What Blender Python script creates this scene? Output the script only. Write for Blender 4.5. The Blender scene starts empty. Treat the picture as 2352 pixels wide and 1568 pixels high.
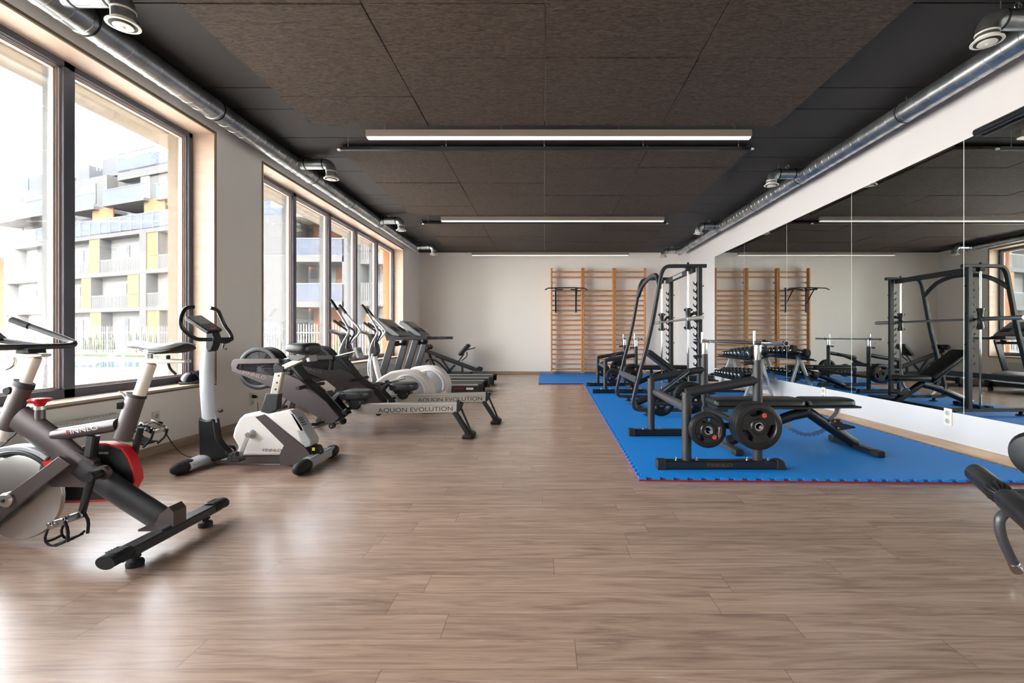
import bpy, math, random
from mathutils import Vector as V, Matrix
random.seed(7)
R = math.radians
sc = bpy.context.scene
# ------------------------------------------------------------------ camera, sky, sun, exposure
F, CX, CY, EYE = 1090.0, 1250.0, 772.0, 1.0      # focal length in pixels, vanishing point, eye height
cd = bpy.data.cameras.new('camera'); cam = bpy.data.objects.new('camera', cd); sc.collection.objects.link(cam)
cam.location = (0, 0, EYE); cam.rotation_euler = (R(90), 0, 0)
cd.sensor_width = 36; cd.lens = F/2352*36
cd.shift_x = -(CX-1176)/2352; cd.shift_y = -(784-CY)/2352
cd.clip_start = .05; cd.clip_end = 500
sc.camera = cam
sc.view_settings.view_transform = 'Standard'; sc.view_settings.look = 'None'
sc.view_settings.gamma = 1; sc.view_settings.use_curve_mapping = False
sc.view_settings.exposure = 3.72
w = bpy.data.worlds.new('world'); sc.world = w; w.use_nodes = True
nt = w.node_tree; bg = nt.nodes['Background']
sky = nt.nodes.new('ShaderNodeTexSky'); sky.sky_type = 'NISHITA'; sky.sun_disc = False
sky.sun_elevation = R(42); sky.sun_rotation = R(160); sky.air_density = 1; sky.dust_density = 2.5; sky.ozone_density = 1
mx = nt.nodes.new('ShaderNodeMix'); mx.data_type = 'RGBA'; mx.inputs[0].default_value = .72
mx.inputs[7].default_value = (5.2, 5.0, 4.9, 1)
nt.links.new(sky.outputs[0], mx.inputs[6]); nt.links.new(mx.outputs[2], bg.inputs[0])
bg.inputs[1].default_value = .46
sd = bpy.data.lights.new('sun', 'SUN'); sd.energy = 1.7; sd.angle = R(1.5); sd.color = (1, .95, .88)
so = bpy.data.objects.new('sun', sd); sc.collection.objects.link(so)
so.rotation_euler = V((-.03, .92, -.33)).to_track_quat('-Z', 'Y').to_euler()
def portal(x, y, z, sx, sy, rot):
    l = bpy.data.lights.new('daylight_portal', 'AREA'); l.shape = 'RECTANGLE'; l.size = sx; l.size_y = sy
    l.cycles.is_portal = True
    o = bpy.data.objects.new('daylight_portal', l); o.location = (x, y, z); o.rotation_euler = rot
    sc.collection.objects.link(o)
cy = sc.cycles
cy.max_bounces = 9; cy.diffuse_bounces = 7; cy.glossy_bounces = 4; cy.transmission_bounces = 3; cy.transparent_max_bounces = 12
cy.caustics_reflective = True; cy.blur_glossy = 1; cy.caustics_refractive = False; cy.sample_clamp_indirect = 6
cy.use_adaptive_sampling = True; cy.adaptive_threshold = .02; cy.use_denoising = True

# ------------------------------------------------------------------ materials
def lin(c):
    return tuple(((x/255)/12.92 if x/255 <= .04045 else ((x/255+.055)/1.055)**2.4) for x in c) + (1,)
class NT:
    def __init__(s, m): s.t = m.node_tree; s.n = s.t.nodes; s.l = s.t.links
    def new(s, ty, **k):
        o = s.n.new(ty)
        for a, b in k.items(): setattr(o, a, b)
        return o
    def math(s, op, a, b=None, c=None):
        o = s.n.new('ShaderNodeMath'); o.operation = op
        for i, x in enumerate((a, b, c)):
            if x is None: continue
            if isinstance(x, (int, float)): o.inputs[i].default_value = x
            else: s.l.new(x, o.inputs[i])
        return o.outputs[0]
def mat(name, col, rough=.5, metal=0, spec=.5, coat=0, emis=None, estr=0, noise=None, bump=None):
    m = bpy.data.materials.new(name); m.use_nodes = True; b = m.node_tree.nodes['Principled BSDF']
    b.inputs['Base Color'].default_value = lin(col); b.inputs['Roughness'].default_value = rough
    b.inputs['Metallic'].default_value = metal; b.inputs['Specular IOR Level'].default_value = spec
    b.inputs['Coat Weight'].default_value = coat
    if emis: b.inputs['Emission Color'].default_value = lin(emis); b.inputs['Emission Strength'].default_value = estr
    t = NT(m)
    if noise or bump:
        tc = t.new('ShaderNodeTexCoord')
    if noise:      # (scale, second colour, detail)
        n = t.new('ShaderNodeTexNoise'); n.inputs['Scale'].default_value = noise[0]; n.inputs['Detail'].default_value = 4
        mp = t.new('ShaderNodeMapping'); mp.inputs['Scale'].default_value = noise[2] if len(noise) > 2 else (1, 1, 1)
        t.l.new(tc.outputs['Object'], mp.inputs[0]); t.l.new(mp.outputs[0], n.inputs['Vector'])
        cr = t.new('ShaderNodeValToRGB'); cr.color_ramp.elements[0].position = .35; cr.color_ramp.elements[1].position = .65
        cr.color_ramp.elements[0].color = lin(col); cr.color_ramp.elements[1].color = lin(noise[1])
        t.l.new(n.outputs[0], cr.inputs[0]); t.l.new(cr.outputs[0], b.inputs['Base Color'])
    if bump:       # (scale, strength)
        n = t.new('ShaderNodeTexNoise'); n.inputs['Scale'].default_value = bump[0]; n.inputs['Detail'].default_value = 3
        t.l.new(tc.outputs['Object'], n.inputs['Vector'])
        bp = t.new('ShaderNodeBump'); bp.inputs['Strength'].default_value = bump[1]; bp.inputs['Distance'].default_value = .002
        t.l.new(n.outputs[0], bp.inputs['Height']); t.l.new(bp.outputs[0], b.inputs['Normal'])
    return m
def floor_mat():
    m = mat('floor_planks', (170, 140, 120), .33, spec=.85); t = NT(m); b = t.n['Principled BSDF']
    g = t.new('ShaderNodeNewGeometry'); sp = t.new('ShaderNodeSeparateXYZ'); t.l.new(g.outputs['Position'], sp.inputs[0])
    x, y = sp.outputs[0], sp.outputs[1]
    ry = t.math('DIVIDE', t.math('ADD', y, 20-1.432+.0), .1418); row = t.math('FLOOR', ry); fy = t.math('FRACT', ry)
    wn = t.new('ShaderNodeTexWhiteNoise', noise_dimensions='1D'); t.l.new(row, wn.inputs['W'])
    rx = t.math('ADD', t.math('DIVIDE', t.math('ADD', x, 40), 1.21), t.math('MULTIPLY', wn.outputs[0], 7.3))
    colx = t.math('FLOOR', rx); fx = t.math('FRACT', rx)
    idv = t.math('ADD', t.math('MULTIPLY', row, 13.37), t.math('MULTIPLY', colx, 7.77))
    wi = t.new('ShaderNodeTexWhiteNoise', noise_dimensions='1D'); t.l.new(idv, wi.inputs['W'])
    cb = t.new('ShaderNodeCombineXYZ')
    t.l.new(t.math('ADD', t.math('MULTIPLY', x, 1.1), t.math('MULTIPLY', wi.outputs[0], 37)), cb.inputs[0])
    t.l.new(t.math('MULTIPLY', y, 15), cb.inputs[1]); t.l.new(idv, cb.inputs[2])
    n1 = t.new('ShaderNodeTexNoise'); n1.inputs['Scale'].default_value = 1.6; n1.inputs['Detail'].default_value = 7; n1.inputs['Roughness'].default_value = .62
    n1.inputs['Distortion'].default_value = 1.7; t.l.new(cb.outputs[0], n1.inputs['Vector'])
    cr = t.new('ShaderNodeValToRGB'); e = cr.color_ramp.elements
    e[0].position = .26; e[0].color = lin((118, 94, 80)); e[1].position = .76; e[1].color = lin((170, 144, 126))
    k = cr.color_ramp.elements.new(.5); k.color = lin((148, 122, 105)); t.l.new(n1.outputs[0], cr.inputs[0])
    # fine grain
    cb2 = t.new('ShaderNodeCombineXYZ'); t.l.new(t.math('MULTIPLY', x, 6), cb2.inputs[0]); t.l.new(t.math('MULTIPLY', y, 130), cb2.inputs[1]); t.l.new(idv, cb2.inputs[2])
    n2 = t.new('ShaderNodeTexNoise'); n2.inputs['Scale'].default_value = 1; n2.inputs['Detail'].default_value = 3; t.l.new(cb2.outputs[0], n2.inputs['Vector'])
    v = t.math('ADD', t.math('MULTIPLY', wi.outputs[0], .2), t.math('ADD', t.math('MULTIPLY', n2.outputs[0], .42), .69))
    hs = t.new('ShaderNodeHueSaturation'); t.l.new(cr.outputs[0], hs.inputs['Color']); t.l.new(v, hs.inputs['Value'])
    # seams
    ey = t.math('MULTIPLY', t.math('MINIMUM', fy, t.math('SUBTRACT', 1, fy)), .1418)
    ex = t.math('MULTIPLY', t.math('MINIMUM', fx, t.math('SUBTRACT', 1, fx)), 1.21)
    se = t.math('LESS_THAN', t.math('MINIMUM', ex, ey), .0011)
    mxx = t.new('ShaderNodeMix', data_type='RGBA'); t.l.new(t.math('MULTIPLY', se, .55), mxx.inputs[0])
    t.l.new(hs.outputs[0], mxx.inputs[6]); mxx.inputs[7].default_value = lin((70, 50, 40)); t.l.new(mxx.outputs[2], b.inputs['Base Color'])
    t.l.new(t.math('ADD', t.math('MULTIPLY', n1.outputs[0], .10), .20), b.inputs['Roughness'])
    bp = t.new('ShaderNodeBump'); bp.inputs['Strength'].default_value = .12; bp.inputs['Distance'].default_value = .001
    t.l.new(t.math('SUBTRACT', n2.outputs[0], se), bp.inputs['Height']); t.l.new(bp.outputs[0], b.inputs['Normal'])
    return m
def glass_mat(name, tint, refl=1.0):
    m = bpy.data.materials.new(name); m.use_nodes = True; t = NT(m); t.n.remove(t.n['Principled BSDF'])
    tr = t.new('ShaderNodeBsdfTransparent'); tr.inputs[0].default_value = tint
    gl = t.new('ShaderNodeBsdfGlossy'); gl.inputs['Roughness'].default_value = .01
    fr = t.new('ShaderNodeFresnel'); fr.inputs[0].default_value = 1.45
    ms = t.new('ShaderNodeMixShader'); t.l.new(t.math('MULTIPLY', fr.outputs[0], refl), ms.inputs[0])
    t.l.new(tr.outputs[0], ms.inputs[1]); t.l.new(gl.outputs[0], ms.inputs[2]); t.l.new(ms.outputs[0], t.n['Material Output'].inputs[0])
    return m
def frosted(name, tint, col):
    m = glass_mat(name, tint, .4); t = NT(m); out = t.n['Material Output']; sh = out.inputs[0].links[0].from_socket
    d = t.new('ShaderNodeBsdfDiffuse'); d.inputs[0].default_value = lin(col); ms = t.new('ShaderNodeMixShader'); ms.inputs[0].default_value = .5
    t.l.new(sh, ms.inputs[1]); t.l.new(d.outputs[0], ms.inputs[2]); t.l.new(ms.outputs[0], out.inputs[0]); return m
def fibre_mat():
    m = mat('wood_wool_board', (96, 86, 77), .75, spec=.25); t = NT(m); b = t.n['Principled BSDF']
    g = t.new('ShaderNodeNewGeometry'); mp = t.new('ShaderNodeMapping'); mp.inputs['Scale'].default_value = (14, 60, 30)
    t.l.new(g.outputs['Position'], mp.inputs[0])
    n = t.new('ShaderNodeTexNoise'); n.inputs['Scale'].default_value = 1; n.inputs['Detail'].default_value = 5; n.inputs['Distortion'].default_value = 1.5
    t.l.new(mp.outputs[0], n.inputs[0]); cr = t.new('ShaderNodeValToRGB'); e = cr.color_ramp.elements
    e[0].position = .32; e[0].color = lin((42, 33, 28)); e[1].position = .68; e[1].color = lin((80, 67, 57))
    t.l.new(n.outputs[0], cr.inputs[0]); t.l.new(cr.outputs[0], b.inputs['Base Color'])
    bp = t.new('ShaderNodeBump'); bp.inputs['Strength'].default_value = .5; bp.inputs['Distance'].default_value = .003
    t.l.new(n.outputs[0], bp.inputs['Height']); t.l.new(bp.outputs[0], b.inputs['Normal'])
    return m
M = dict(
 floor=floor_mat(), wall=mat('wall_paint', (244, 236, 227), .85, bump=(60, .1)), wallw=mat('wall_paint_white', (202, 198, 197), .8),
 base=mat('baseboard_laminate', (180, 154, 130), .5, noise=(3, (160, 134, 112), (1, 1, 8))), deck=mat('ceiling_deck', (40, 36, 35), .6, spec=.28),
 deckgap=mat('deck_gap', (8, 8, 8), .9), fibre=fibre_mat(), lining=mat('maple_lining', (208, 184, 163), .45, noise=(4, (198, 172, 150), (1, 1, 6))),
 edge=mat('lining_edge', (120, 98, 78), .6), frame=mat('window_frame', (84, 86, 96), .4), sash=mat('window_sash', (178, 162, 157), .4),
 fin=mat('mullion_cover', (112, 111, 110), .5), glass=glass_mat('window_glass', (.93, .95, .94, 1), .8), mirror=mat('mirror_silver', (208, 213, 210), .008, 1),
 seam=mat('mirror_edge', (205, 210, 205), .3), stucco=mat('stucco', (146, 133, 118), .9, noise=(30, (136, 122, 106))), orange=mat('orange_render', (176, 112, 66), .8),
 zinc=mat('galvanised_steel', (190, 194, 194), .28, .92, noise=(9, (150, 156, 158), (1, .6, 1))), gasket=mat('gasket', (14, 14, 14), .6),
 enamel=mat('white_enamel', (220, 216, 206), .4), lampbody=mat('lamp_housing', (132, 120, 110), .5), lampdiff=mat('lamp_diffuser', (238, 234, 228), .4, emis=(255, 250, 240), estr=.05),
 black=mat('black_metal', (20, 20, 22), .38, spec=.5), matblack=mat('matt_black', (24, 24, 25), .62), pad=mat('black_vinyl', (22, 22, 23), .42, bump=(300, .15)),
 gun=mat('gunmetal_paint', (66, 65, 68), .36, .35), gunb=mat('brown_grey_paint', (86, 77, 77), .36, .35), dgrey=mat('dark_grey_plastic', (36, 35, 37), .45),
 chrome=mat('chrome', (176, 176, 178), .07, 1), alu=mat('brushed_aluminium', (196, 192, 184), .3, .85), silver=mat('silver_plastic', (170, 172, 174), .35, .2),
 cream=mat('cream_post', (214, 204, 192), .34), white=mat('white_plastic', (226, 219, 214), .38), lgrey=mat('light_grey_plastic', (178, 180, 186), .4),
 red=mat('red_plastic', (205, 28, 36), .35), redmark=mat('red_badge', (225, 78, 60), .5), lettw=mat('letter_white', (222, 218, 214), .5), lettb=mat('letter_dark', (52, 46, 46), .5),
 lettr=mat('letter_brown', (96, 62, 58), .5), steel=mat('flywheel_steel', (178, 174, 170), .28, .9), lcd=mat('lcd_glass', (96, 104, 104), .12, spec=.8),
 yellow=mat('yellow_sticker', (232, 226, 40), .5), orangew=mat('beech_wood', (206, 146, 92), .42, noise=(5, (186, 120, 66), (1, 1, 5))),
 matblue=mat('blue_foam', (6, 118, 196), .62, spec=.3, bump=(220, .25)), matred=mat('red_foam', (120, 24, 42), .7), socket=mat('socket_plastic', (226, 218, 200), .4),
 rubber=mat('rubber', (14, 14, 15), .7), purple=mat('dark_purple_gloss', (24, 17, 32), .22, spec=.4), rad=mat('radiator_enamel', (200, 200, 196), .4),
 housew=mat('house_white', (82, 82, 84), .8), houseg=mat('house_grey', (78, 81, 86), .8), ochre=mat('ochre_panel', (108, 82, 54), .7, noise=(6, (118, 90, 60), (3, 3, .3))),
 recess_bright=mat('house_recess_brightened', (106, 106, 108), .8), congrey=mat('console_grey', (112, 114, 114), .4, .2), lettg=mat('letter_grey', (150, 128, 126), .5),  # recess walls: house white made lighter in colour to offset their shade
 houseo=mat('house_orange', (118, 78, 56), .8), win=mat('house_window', (60, 64, 70), .3, spec=.5), bglass=frosted('balustrade_glass', (.86, .91, 1, 1), (96, 101, 114)),
 rail=mat('white_rail', (112, 112, 114), .6), pave=mat('pale_paving', (196, 190, 184), .8, noise=(.8, (204, 198, 190))), water=mat('pool_water', (56, 98, 112), .08, spec=.6),
 lawn=mat('lawn', (62, 74, 38), .9), leaf=mat('conifer_leaf', (50, 60, 30), .8, noise=(12, (76, 86, 44))), curtain=mat('far_curtain', (150, 160, 160), .8), tan=mat('soffit_grey', (140, 136, 130), .8))

# ------------------------------------------------------------------ geometry helpers
ORG = V((0, 0, 0))
def W(px, py, Y): return V(((px-CX)*Y/F, Y, EYE-(py-CY)*Y/F))      # the point at depth Y seen at this place in the photograph
def WX(px, py, X): Y = X*F/(px-CX); return V((X, Y, EYE-(py-CY)*Y/F))   # the same on a wall at X
def chaikin(pts, n=2):
    pts = [V(p) for p in pts]
    for _ in range(n):
        q = [pts[0]]
        for a, b in zip(pts, pts[1:]):
            q += [a.lerp(b, .25), a.lerp(b, .75)]
        q.append(pts[-1]); q = [q[0]] + q[2:-2] + [q[-1]]; pts = q
    return pts
class MB:
    def __init__(s): s.v = []; s.f = []
    def add(s, vs, fs):
        o = len(s.v); s.v += [V(x) for x in vs]; s.f += [tuple(i+o for i in f) for f in fs]; return s
    def box(s, c, d, rot=None):
        hx, hy, hz = d[0]/2, d[1]/2, d[2]/2
        vs = [V((x, y, z)) for x in (-hx, hx) for y in (-hy, hy) for z in (-hz, hz)]
        if rot is not None: vs = [rot @ q for q in vs]
        return s.add([V(c)+q for q in vs], [(0, 1, 3, 2), (4, 6, 7, 5), (0, 4, 5, 1), (2, 3, 7, 6), (0, 2, 6, 4), (1, 5, 7, 3)])
    def bb(s, x0, x1, y0, y1, z0, z1): return s.box(((x0+x1)/2, (y0+y1)/2, (z0+z1)/2), (x1-x0, y1-y0, z1-z0))
    def prism(s, poly, vec):
        n = len(poly); vec = V(vec); a = [V(p) for p in poly]
        return s.add(a+[p+vec for p in a], [tuple(range(n))[::-1], tuple(range(n, 2*n))] + [(i, (i+1) % n, n+(i+1) % n, n+i) for i in range(n)])
    def pp(s, poly, Yp, Y0, Y1):      # outline read at depth Yp, thick from Y0 to Y1
        q = [W(a, b, Yp) for a, b in poly]
        return s.prism([V((p.x, Y0, p.z)) for p in q], (0, Y1-Y0, 0))
    def sweep(s, pts, prof, side=None, closed=False, cap=True):
        pts = [V(p) for p in pts]; n = len(pts); k = len(prof(0) if callable(prof) else prof); vs = []; T = []
        for i in range(n):
            a = pts[(i-1) % n] if (closed or i > 0) else pts[i]; b = pts[(i+1) % n] if (closed or i < n-1) else pts[i]
            T.append((b-a).normalized())
        if side is None:
            u = T[0].orthogonal().normalized()
        for i in range(n):
            if side is not None:
                u = V(side) - T[i]*V(side).dot(T[i]); u.normalize()
            else:
                u = (u - T[i]*u.dot(T[i])).normalized()
            v = T[i].cross(u)
            sc_ = 1.0
            if 0 < i < n-1 or closed:
                a = (pts[i]-pts[i-1]).normalized(); c = max(.35, math.sqrt((1+max(-1, min(1, a.dot(T[i])*2*a.dot(T[i])-1)))/2)); sc_ = 1
            for (a_, b_) in (prof(i) if callable(prof) else prof): vs.append(pts[i]+u*a_*sc_+v*b_*sc_)
        fs = []
        for i in range(n if closed else n-1):
            j = (i+1) % n
            fs += [(i*k+a, i*k+(a+1) % k, j*k+(a+1) % k, j*k+a) for a in range(k)]
        if cap and not closed: fs += [tuple(range(k))[::-1], tuple(range((n-1)*k, n*k))]
        return s.add(vs, fs)
    def tube(s, pts, r, n=10, ch=0, closed=False):
        if ch: pts = chaikin(pts, ch)
        return s.sweep(pts, [(r*math.cos(2*math.pi*i/n), r*math.sin(2*math.pi*i/n)) for i in range(n)], closed=closed)
    def rt(s, pts, a, b, side=(0, 1, 0), ch=0):
        if ch: pts = chaikin(pts, ch)
        a /= 2; b /= 2; c = min(a, b)*.3
        return s.sweep(pts, [(a-c, b), (-a+c, b), (-a, b-c), (-a, -b+c), (-a+c, -b), (a-c, -b), (a, -b+c), (a, b-c)], side=side)
    def el(s, pts, a, b, side=(0, 1, 0), n=14, ch=0):     # elliptical tube
        if ch: pts = chaikin(pts, ch)
        return s.sweep(pts, [(a*math.cos(2*math.pi*i/n), b*math.sin(2*math.pi*i/n)) for i in range(n)], side=side)
    def cyl(s, p0, p1, r, r1=None, n=16):
        p0, p1 = V(p0), V(p1); return s.lathe(p0, p1-p0, [(0, r), (1, r if r1 is None else r1)], n)
    def lathe(s, p, ax, prof, n=24, cap=True):       # prof: (fraction along axis, radius)
        p, ax = V(p), V(ax); d = ax.normalized(); u = d.orthogonal().normalized(); v = d.cross(u); vs = []; k = len(prof)
        for t, r in prof:
            for i in range(n):
                a = 2*math.pi*i/n; vs.append(p+ax*t+u*r*math.cos(a)+v*r*math.sin(a))
        fs = [(j*n+i, j*n+(i+1) % n, (j+1)*n+(i+1) % n, (j+1)*n+i) for j in range(k-1) for i in range(n)]
        return s.add(vs, fs+([tuple(range(n))[::-1], tuple(range((k-1)*n, k*n))] if cap else []))
    def ell(s, c, r, n=16, m=10, rot=None):
        c = V(c); vs = []; fs = []
        for j in range(m+1):
            t = math.pi*(j+.001)/(m+.002)
            for i in range(n):
                a = 2*math.pi*i/n; q = V((r[0]*math.sin(t)*math.cos(a), r[1]*math.sin(t)*math.sin(a), r[2]*math.cos(t)))
                vs.append(c+(rot @ q if rot is not None else q))
        fs = [(j*n+i, (j+1)*n+i, (j+1)*n+(i+1) % n, j*n+(i+1) % n) for j in range(m) for i in range(n)]
        return s.add(vs, fs+[tuple(range(n)), tuple(range(m*n, (m+1)*n))[::-1]])
    def loft(s, rings):
        k = len(rings[0]); o = [p for r in rings for p in r]; n = len(rings)
        return s.add(o, [(i*k+a, i*k+(a+1) % k, (i+1)*k+(a+1) % k, (i+1)*k+a) for i in range(n-1) for a in range(k)] + [tuple(range(k))[::-1], tuple(range((n-1)*k, n*k))])
    def obj(s, name, m, parent=None, label=None, bev=0, seg=2, sub=0, ang=40):
        me = bpy.data.meshes.new(name); me.from_pydata([p-ORG for p in s.v], [], s.f); me.validate(); me.update()
        import bmesh
        b = bmesh.new(); b.from_mesh(me); bmesh.ops.recalc_face_normals(b, faces=b.faces); b.to_mesh(me); b.free()
        me.polygons.foreach_set('use_smooth', [True]*len(me.polygons)); me.set_sharp_from_angle(angle=R(ang))
        o = bpy.data.objects.new(name, me); sc.collection.objects.link(o); me.materials.append(M[m] if isinstance(m, str) else m)
        if parent is not None: o.parent = parent
        else: o.location = ORG
        if label: o['label'] = label
        if bev:
            md = o.modifiers.new('bevel', 'BEVEL'); md.width = bev; md.segments = seg; md.limit_method = 'ANGLE'; md.angle_limit = R(35)
        if sub:
            md = o.modifiers.new('subsurf', 'SUBSURF'); md.levels = sub; md.render_levels = sub
        return o
def at(x, y, z=0):
    global ORG
    ORG = V((x, y, z))
def tag(o, label=None, cat=None, group=None, kind=None):
    for k, v in (('label', label), ('category', cat), ('group', group), ('kind', kind)):
        if v: o[k] = v
    return o
def thing(name, label, cat, loc, group=None, kind=None):
    at(*loc); o = bpy.data.objects.new(name, None); o.location = ORG; o.empty_display_size = .1; sc.collection.objects.link(o)
    return tag(o, label, cat, group, kind)
def copy_tree(o, parent=None):
    c = o.copy(); sc.collection.objects.link(c)
    if parent is not None: c.parent = parent
    for ch in [q for q in bpy.data.objects if q.parent == o]: copy_tree(ch, c)
    return c
def dup(o, d, label, rz=0, group=None):
    c = copy_tree(o); c.location = V(o.location)+V(d); c.rotation_euler = (0, 0, o.rotation_euler.z+rz); c['label'] = label
    if group: c['group'] = group
    return c
def text(s, h, p, xd, yd, m, parent, wide=1.0, name='lettering', ex=.0006, label=None):
    cu = bpy.data.curves.new('t', 'FONT'); cu.body = s; cu.size = h*1.38; cu.align_x = 'CENTER'; cu.align_y = 'CENTER'; cu.extrude = ex/h if 0 else ex
    o = bpy.data.objects.new('t', cu); sc.collection.objects.link(o)
    me = bpy.data.meshes.new_from_object(o.evaluated_get(bpy.context.evaluated_depsgraph_get()))
    bpy.data.objects.remove(o)
    xd, yd = V(xd).normalized(), V(yd).normalized(); zd = xd.cross(yd)
    me.transform(Matrix(((xd.x*wide, yd.x, zd.x, 0), (xd.y*wide, yd.y, zd.y, 0), (xd.z*wide, yd.z, zd.z, 0), (0, 0, 0, 1))))
    me.transform(Matrix.Translation(V(p)-ORG)); me.materials.clear(); me.materials.append(M[m])
    q = bpy.data.objects.new(name, me); sc.collection.objects.link(q)
    if parent is not None: q.parent = parent
    else: q.location = ORG
    if label: q['label'] = label
    return q
def struct(mb, name, m, **k):
    at(0, 0, 0); return tag(mb.obj(name, m, **k), kind='structure')

# ================================================================== THE ROOM
XL, XR, YB, YF, ZC, ZS, ZH = -3.32, 3.58, -8.0, 12.63, 3.225, .545, 3.03
XO = -3.77
struct(MB().bb(XO, XR+.3, YB-.3, YF+.3, -.15, 0), 'floor', 'floor')
wins = [('window_1', -1.42, 4.768, 1.238), ('window_2', 5.61, 11.155, 1.109), ('added_window_3', -7.8, -2.26, 1.108)]  # the third is unseen behind the camera, added to bring in daylight
mb = MB(); mb.bb(XO, XL, YB-.3, YF+.3, 0, ZS-.02); mb.bb(XO, XL, YB-.3, YF+.3, ZH+.02, ZC+.3)
e = YB-.3
for n, a, b, s in sorted(wins, key=lambda q: q[1]):
    mb.bb(XO, XL, e, a-.02, ZS-.02, ZH+.02); e = b+.02
mb.bb(XO, XL, e, YF+.3, ZS-.02, ZH+.02)
struct(mb, 'wall_left', 'wall')
struct(MB().bb(XR, XR+.3, YB-.3, YF+.3, 0, ZC+.3), 'wall_right', 'wallw')
struct(MB().bb(XL, XR, YF, YF+.3, 0, ZC+.3), 'wall_far', 'wall')
mb = MB(); mb.bb(XL, XR, YB-.3, YB, 0, ZC+.3)
struct(mb, 'wall_back', 'wall')
# deck of the ceiling, boards with open joints
ys = [YB, -6.5, -5.4, -4.3, -3.2, -2.1, -1.05, .0, 1.05, 2.1, 3.17, 4.25, 4.65, 5.32, 5.9, 6.4, 7.48, 8.03, 8.57, 9.65, 10.72, 11.8, YF]
mb = MB()
for a, b in zip(ys, ys[1:]): mb.bb(XL, XR, a+.006, b-.006, ZC, ZC+.04)
ce = struct(mb, 'ceiling', 'deck')
MB().bb(XO, XR+.3, YB-.3, YF+.3, ZC+.04, ZC+.3).obj('ceiling_slab', 'deckgap', ce)
# baseboards
struct(MB().bb(XL, XL+.014, YB, YF, 0, .068), 'baseboard_left', 'base', bev=.003)
struct(MB().bb(XR-.014, XR, YB, YF, 0, .075), 'baseboard_right', 'base', bev=.003)
struct(MB().bb(XL+.014, XR-.014, YF-.014, YF, 0, .068), 'baseboard_far', 'base', bev=.003)
# windows
FX0, FX1 = -3.53, -3.62
for n, a, b, s in wins:
    root = thing(n, None, None, (FX0, (a+b)/2, ZS), kind='structure')
    mb = MB(); t = .02
    mb.bb(FX0, XL+.004, a-t, a, ZS-t, ZH+t); mb.bb(FX0, XL+.004, b, b+t, ZS-t, ZH+t); mb.bb(FX0, XL+.004, a, b, ZH, ZH+t)
    mb.obj('reveal_lining', 'lining', root)
    MB().bb(FX0, XL+.03, a, b, ZS-t, ZS).obj('sill_board', 'lining', root, bev=.003)
    mb = MB(); e = .013
    for q in ((a-t-e, a-t), (b+t, b+t+e)): mb.bb(XL+.0005, XL+.005, q[0], q[1], ZS-t, ZH+t+e)
    mb.bb(XL+.0005, XL+.005, a-t, b+t, ZH+t, ZH+t+e); mb.bb(XL+.004, XL+.0045, a-t, b+t, ZH+.012, ZH+t)
    mb.bb(XL+.004, XL+.029, a, b, ZS-t-.012, ZS-t)
    mb.obj('edge_strip', 'edge', root)
    mb = MB(); mb.bb(FX1, FX0, a, b, ZS, ZS+.065); mb.bb(FX1, FX0, a, b, ZH-.05, ZH); mb.bb(FX1, FX0, a, a+.05, ZS, ZH); mb.bb(FX1, FX0, b-.05, b, ZS, ZH)
    k = round((b-a)/s); ms = [b-s*i for i in range(1, k)]
    for y in ms: mb.bb(FX1, FX0, y-.042, y+.042, ZS, ZH)
    mb.obj('window_frame', 'frame', root, bev=.003)
    ed = sorted([a+.05] + [y+.042 for y in ms]); e2 = sorted([y-.042 for y in ms]+[b-.05])
    sm = MB(); fm = MB()
    for y0, y1 in zip(ed, e2):
        for x0, x1, d in ((-3.555, -3.565, .012), (-3.565, -3.575, .022), (-3.575, -3.6, .034)):
            sm.bb(x1, x0, y0, y0+d, ZS+.065, ZH-.05); sm.bb(x1, x0, y1-d, y1, ZS+.065, ZH-.05)
            sm.bb(x1, x0, y0, y1, ZH-.05-d*.7, ZH-.05); sm.bb(x1, x0, y0, y1, ZS+.065, ZS+.065+d*.5)
        MB().bb(-3.592, -3.586, y0+.03, y1-.03, ZS+.08, ZH-.07).obj('pane', 'glass', root)
    for y in ms: fm.bb(-3.68, FX1, y-.05, y+.02, ZS, ZH)
    sm.obj('sash', 'sash', root); fm.obj('mullion_cover', 'fin', root)
    mb = MB(); mb.bb(XO-.01, FX1, b, b+.0195, ZS-.02, ZH); mb.bb(XO-.01, FX1, a-.0195, a, ZS-.02, ZH)
    mb.obj('outer_reveal', 'orange' if n == 'window_2' else 'stucco', root)
    MB().bb(XO-.03, FX1, a, b, ZS-.019, ZS-.002).obj('outer_sill', 'fin', root)
    portal(-3.70, (a+b)/2, (ZS+ZH)/2, b-a, ZH-ZS, (R(90), 0, R(-90)))
# mass of the building over the windows: projecting slab with a pale soffit
struct(MB().bb(-4.09, XO, YB-2, YF+3, ZH, ZH+.45), 'trim_1', 'stucco')
# ceiling clouds of wood wool board
for k, y0 in enumerate((1.89, 5.5, 9.14)):
    lab = ('brown fibre acoustic ceiling raft nearest the camera', 'brown fibre acoustic ceiling raft between the first and second lamp', 'brown fibre acoustic ceiling raft reaching the far wall')[k]
    r_ = thing('acoustic_ceiling_raft', lab, 'ceiling panel', (0, y0+1.5, 3.163), 'suspended acoustic rafts')
    for i in range(4):
        for j in range(5):
            off = (0, .004, -.003, .002, 0)[(i*2+j) % 5]
            MB().bb(-2.385+i*1.195+.003, -2.385+(i+1)*1.195-.003, y0+j*.6+.002, y0+(j+1)*.6-.002, 3.163+off, 3.195+off).obj('panel', 'fibre', r_, bev=.002, seg=1)
    mb = MB()
    for i in range(5): mb.bb(-2.385+i*1.195-.012+(i == 0)*.02-(i == 4)*.02, -2.385+i*1.195+.012+(i == 0)*.02-(i == 4)*.02, y0+.03, y0+2.97, 3.2, 3.222)
    mb.obj('carrier_rail', 'alu', r_)
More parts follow.
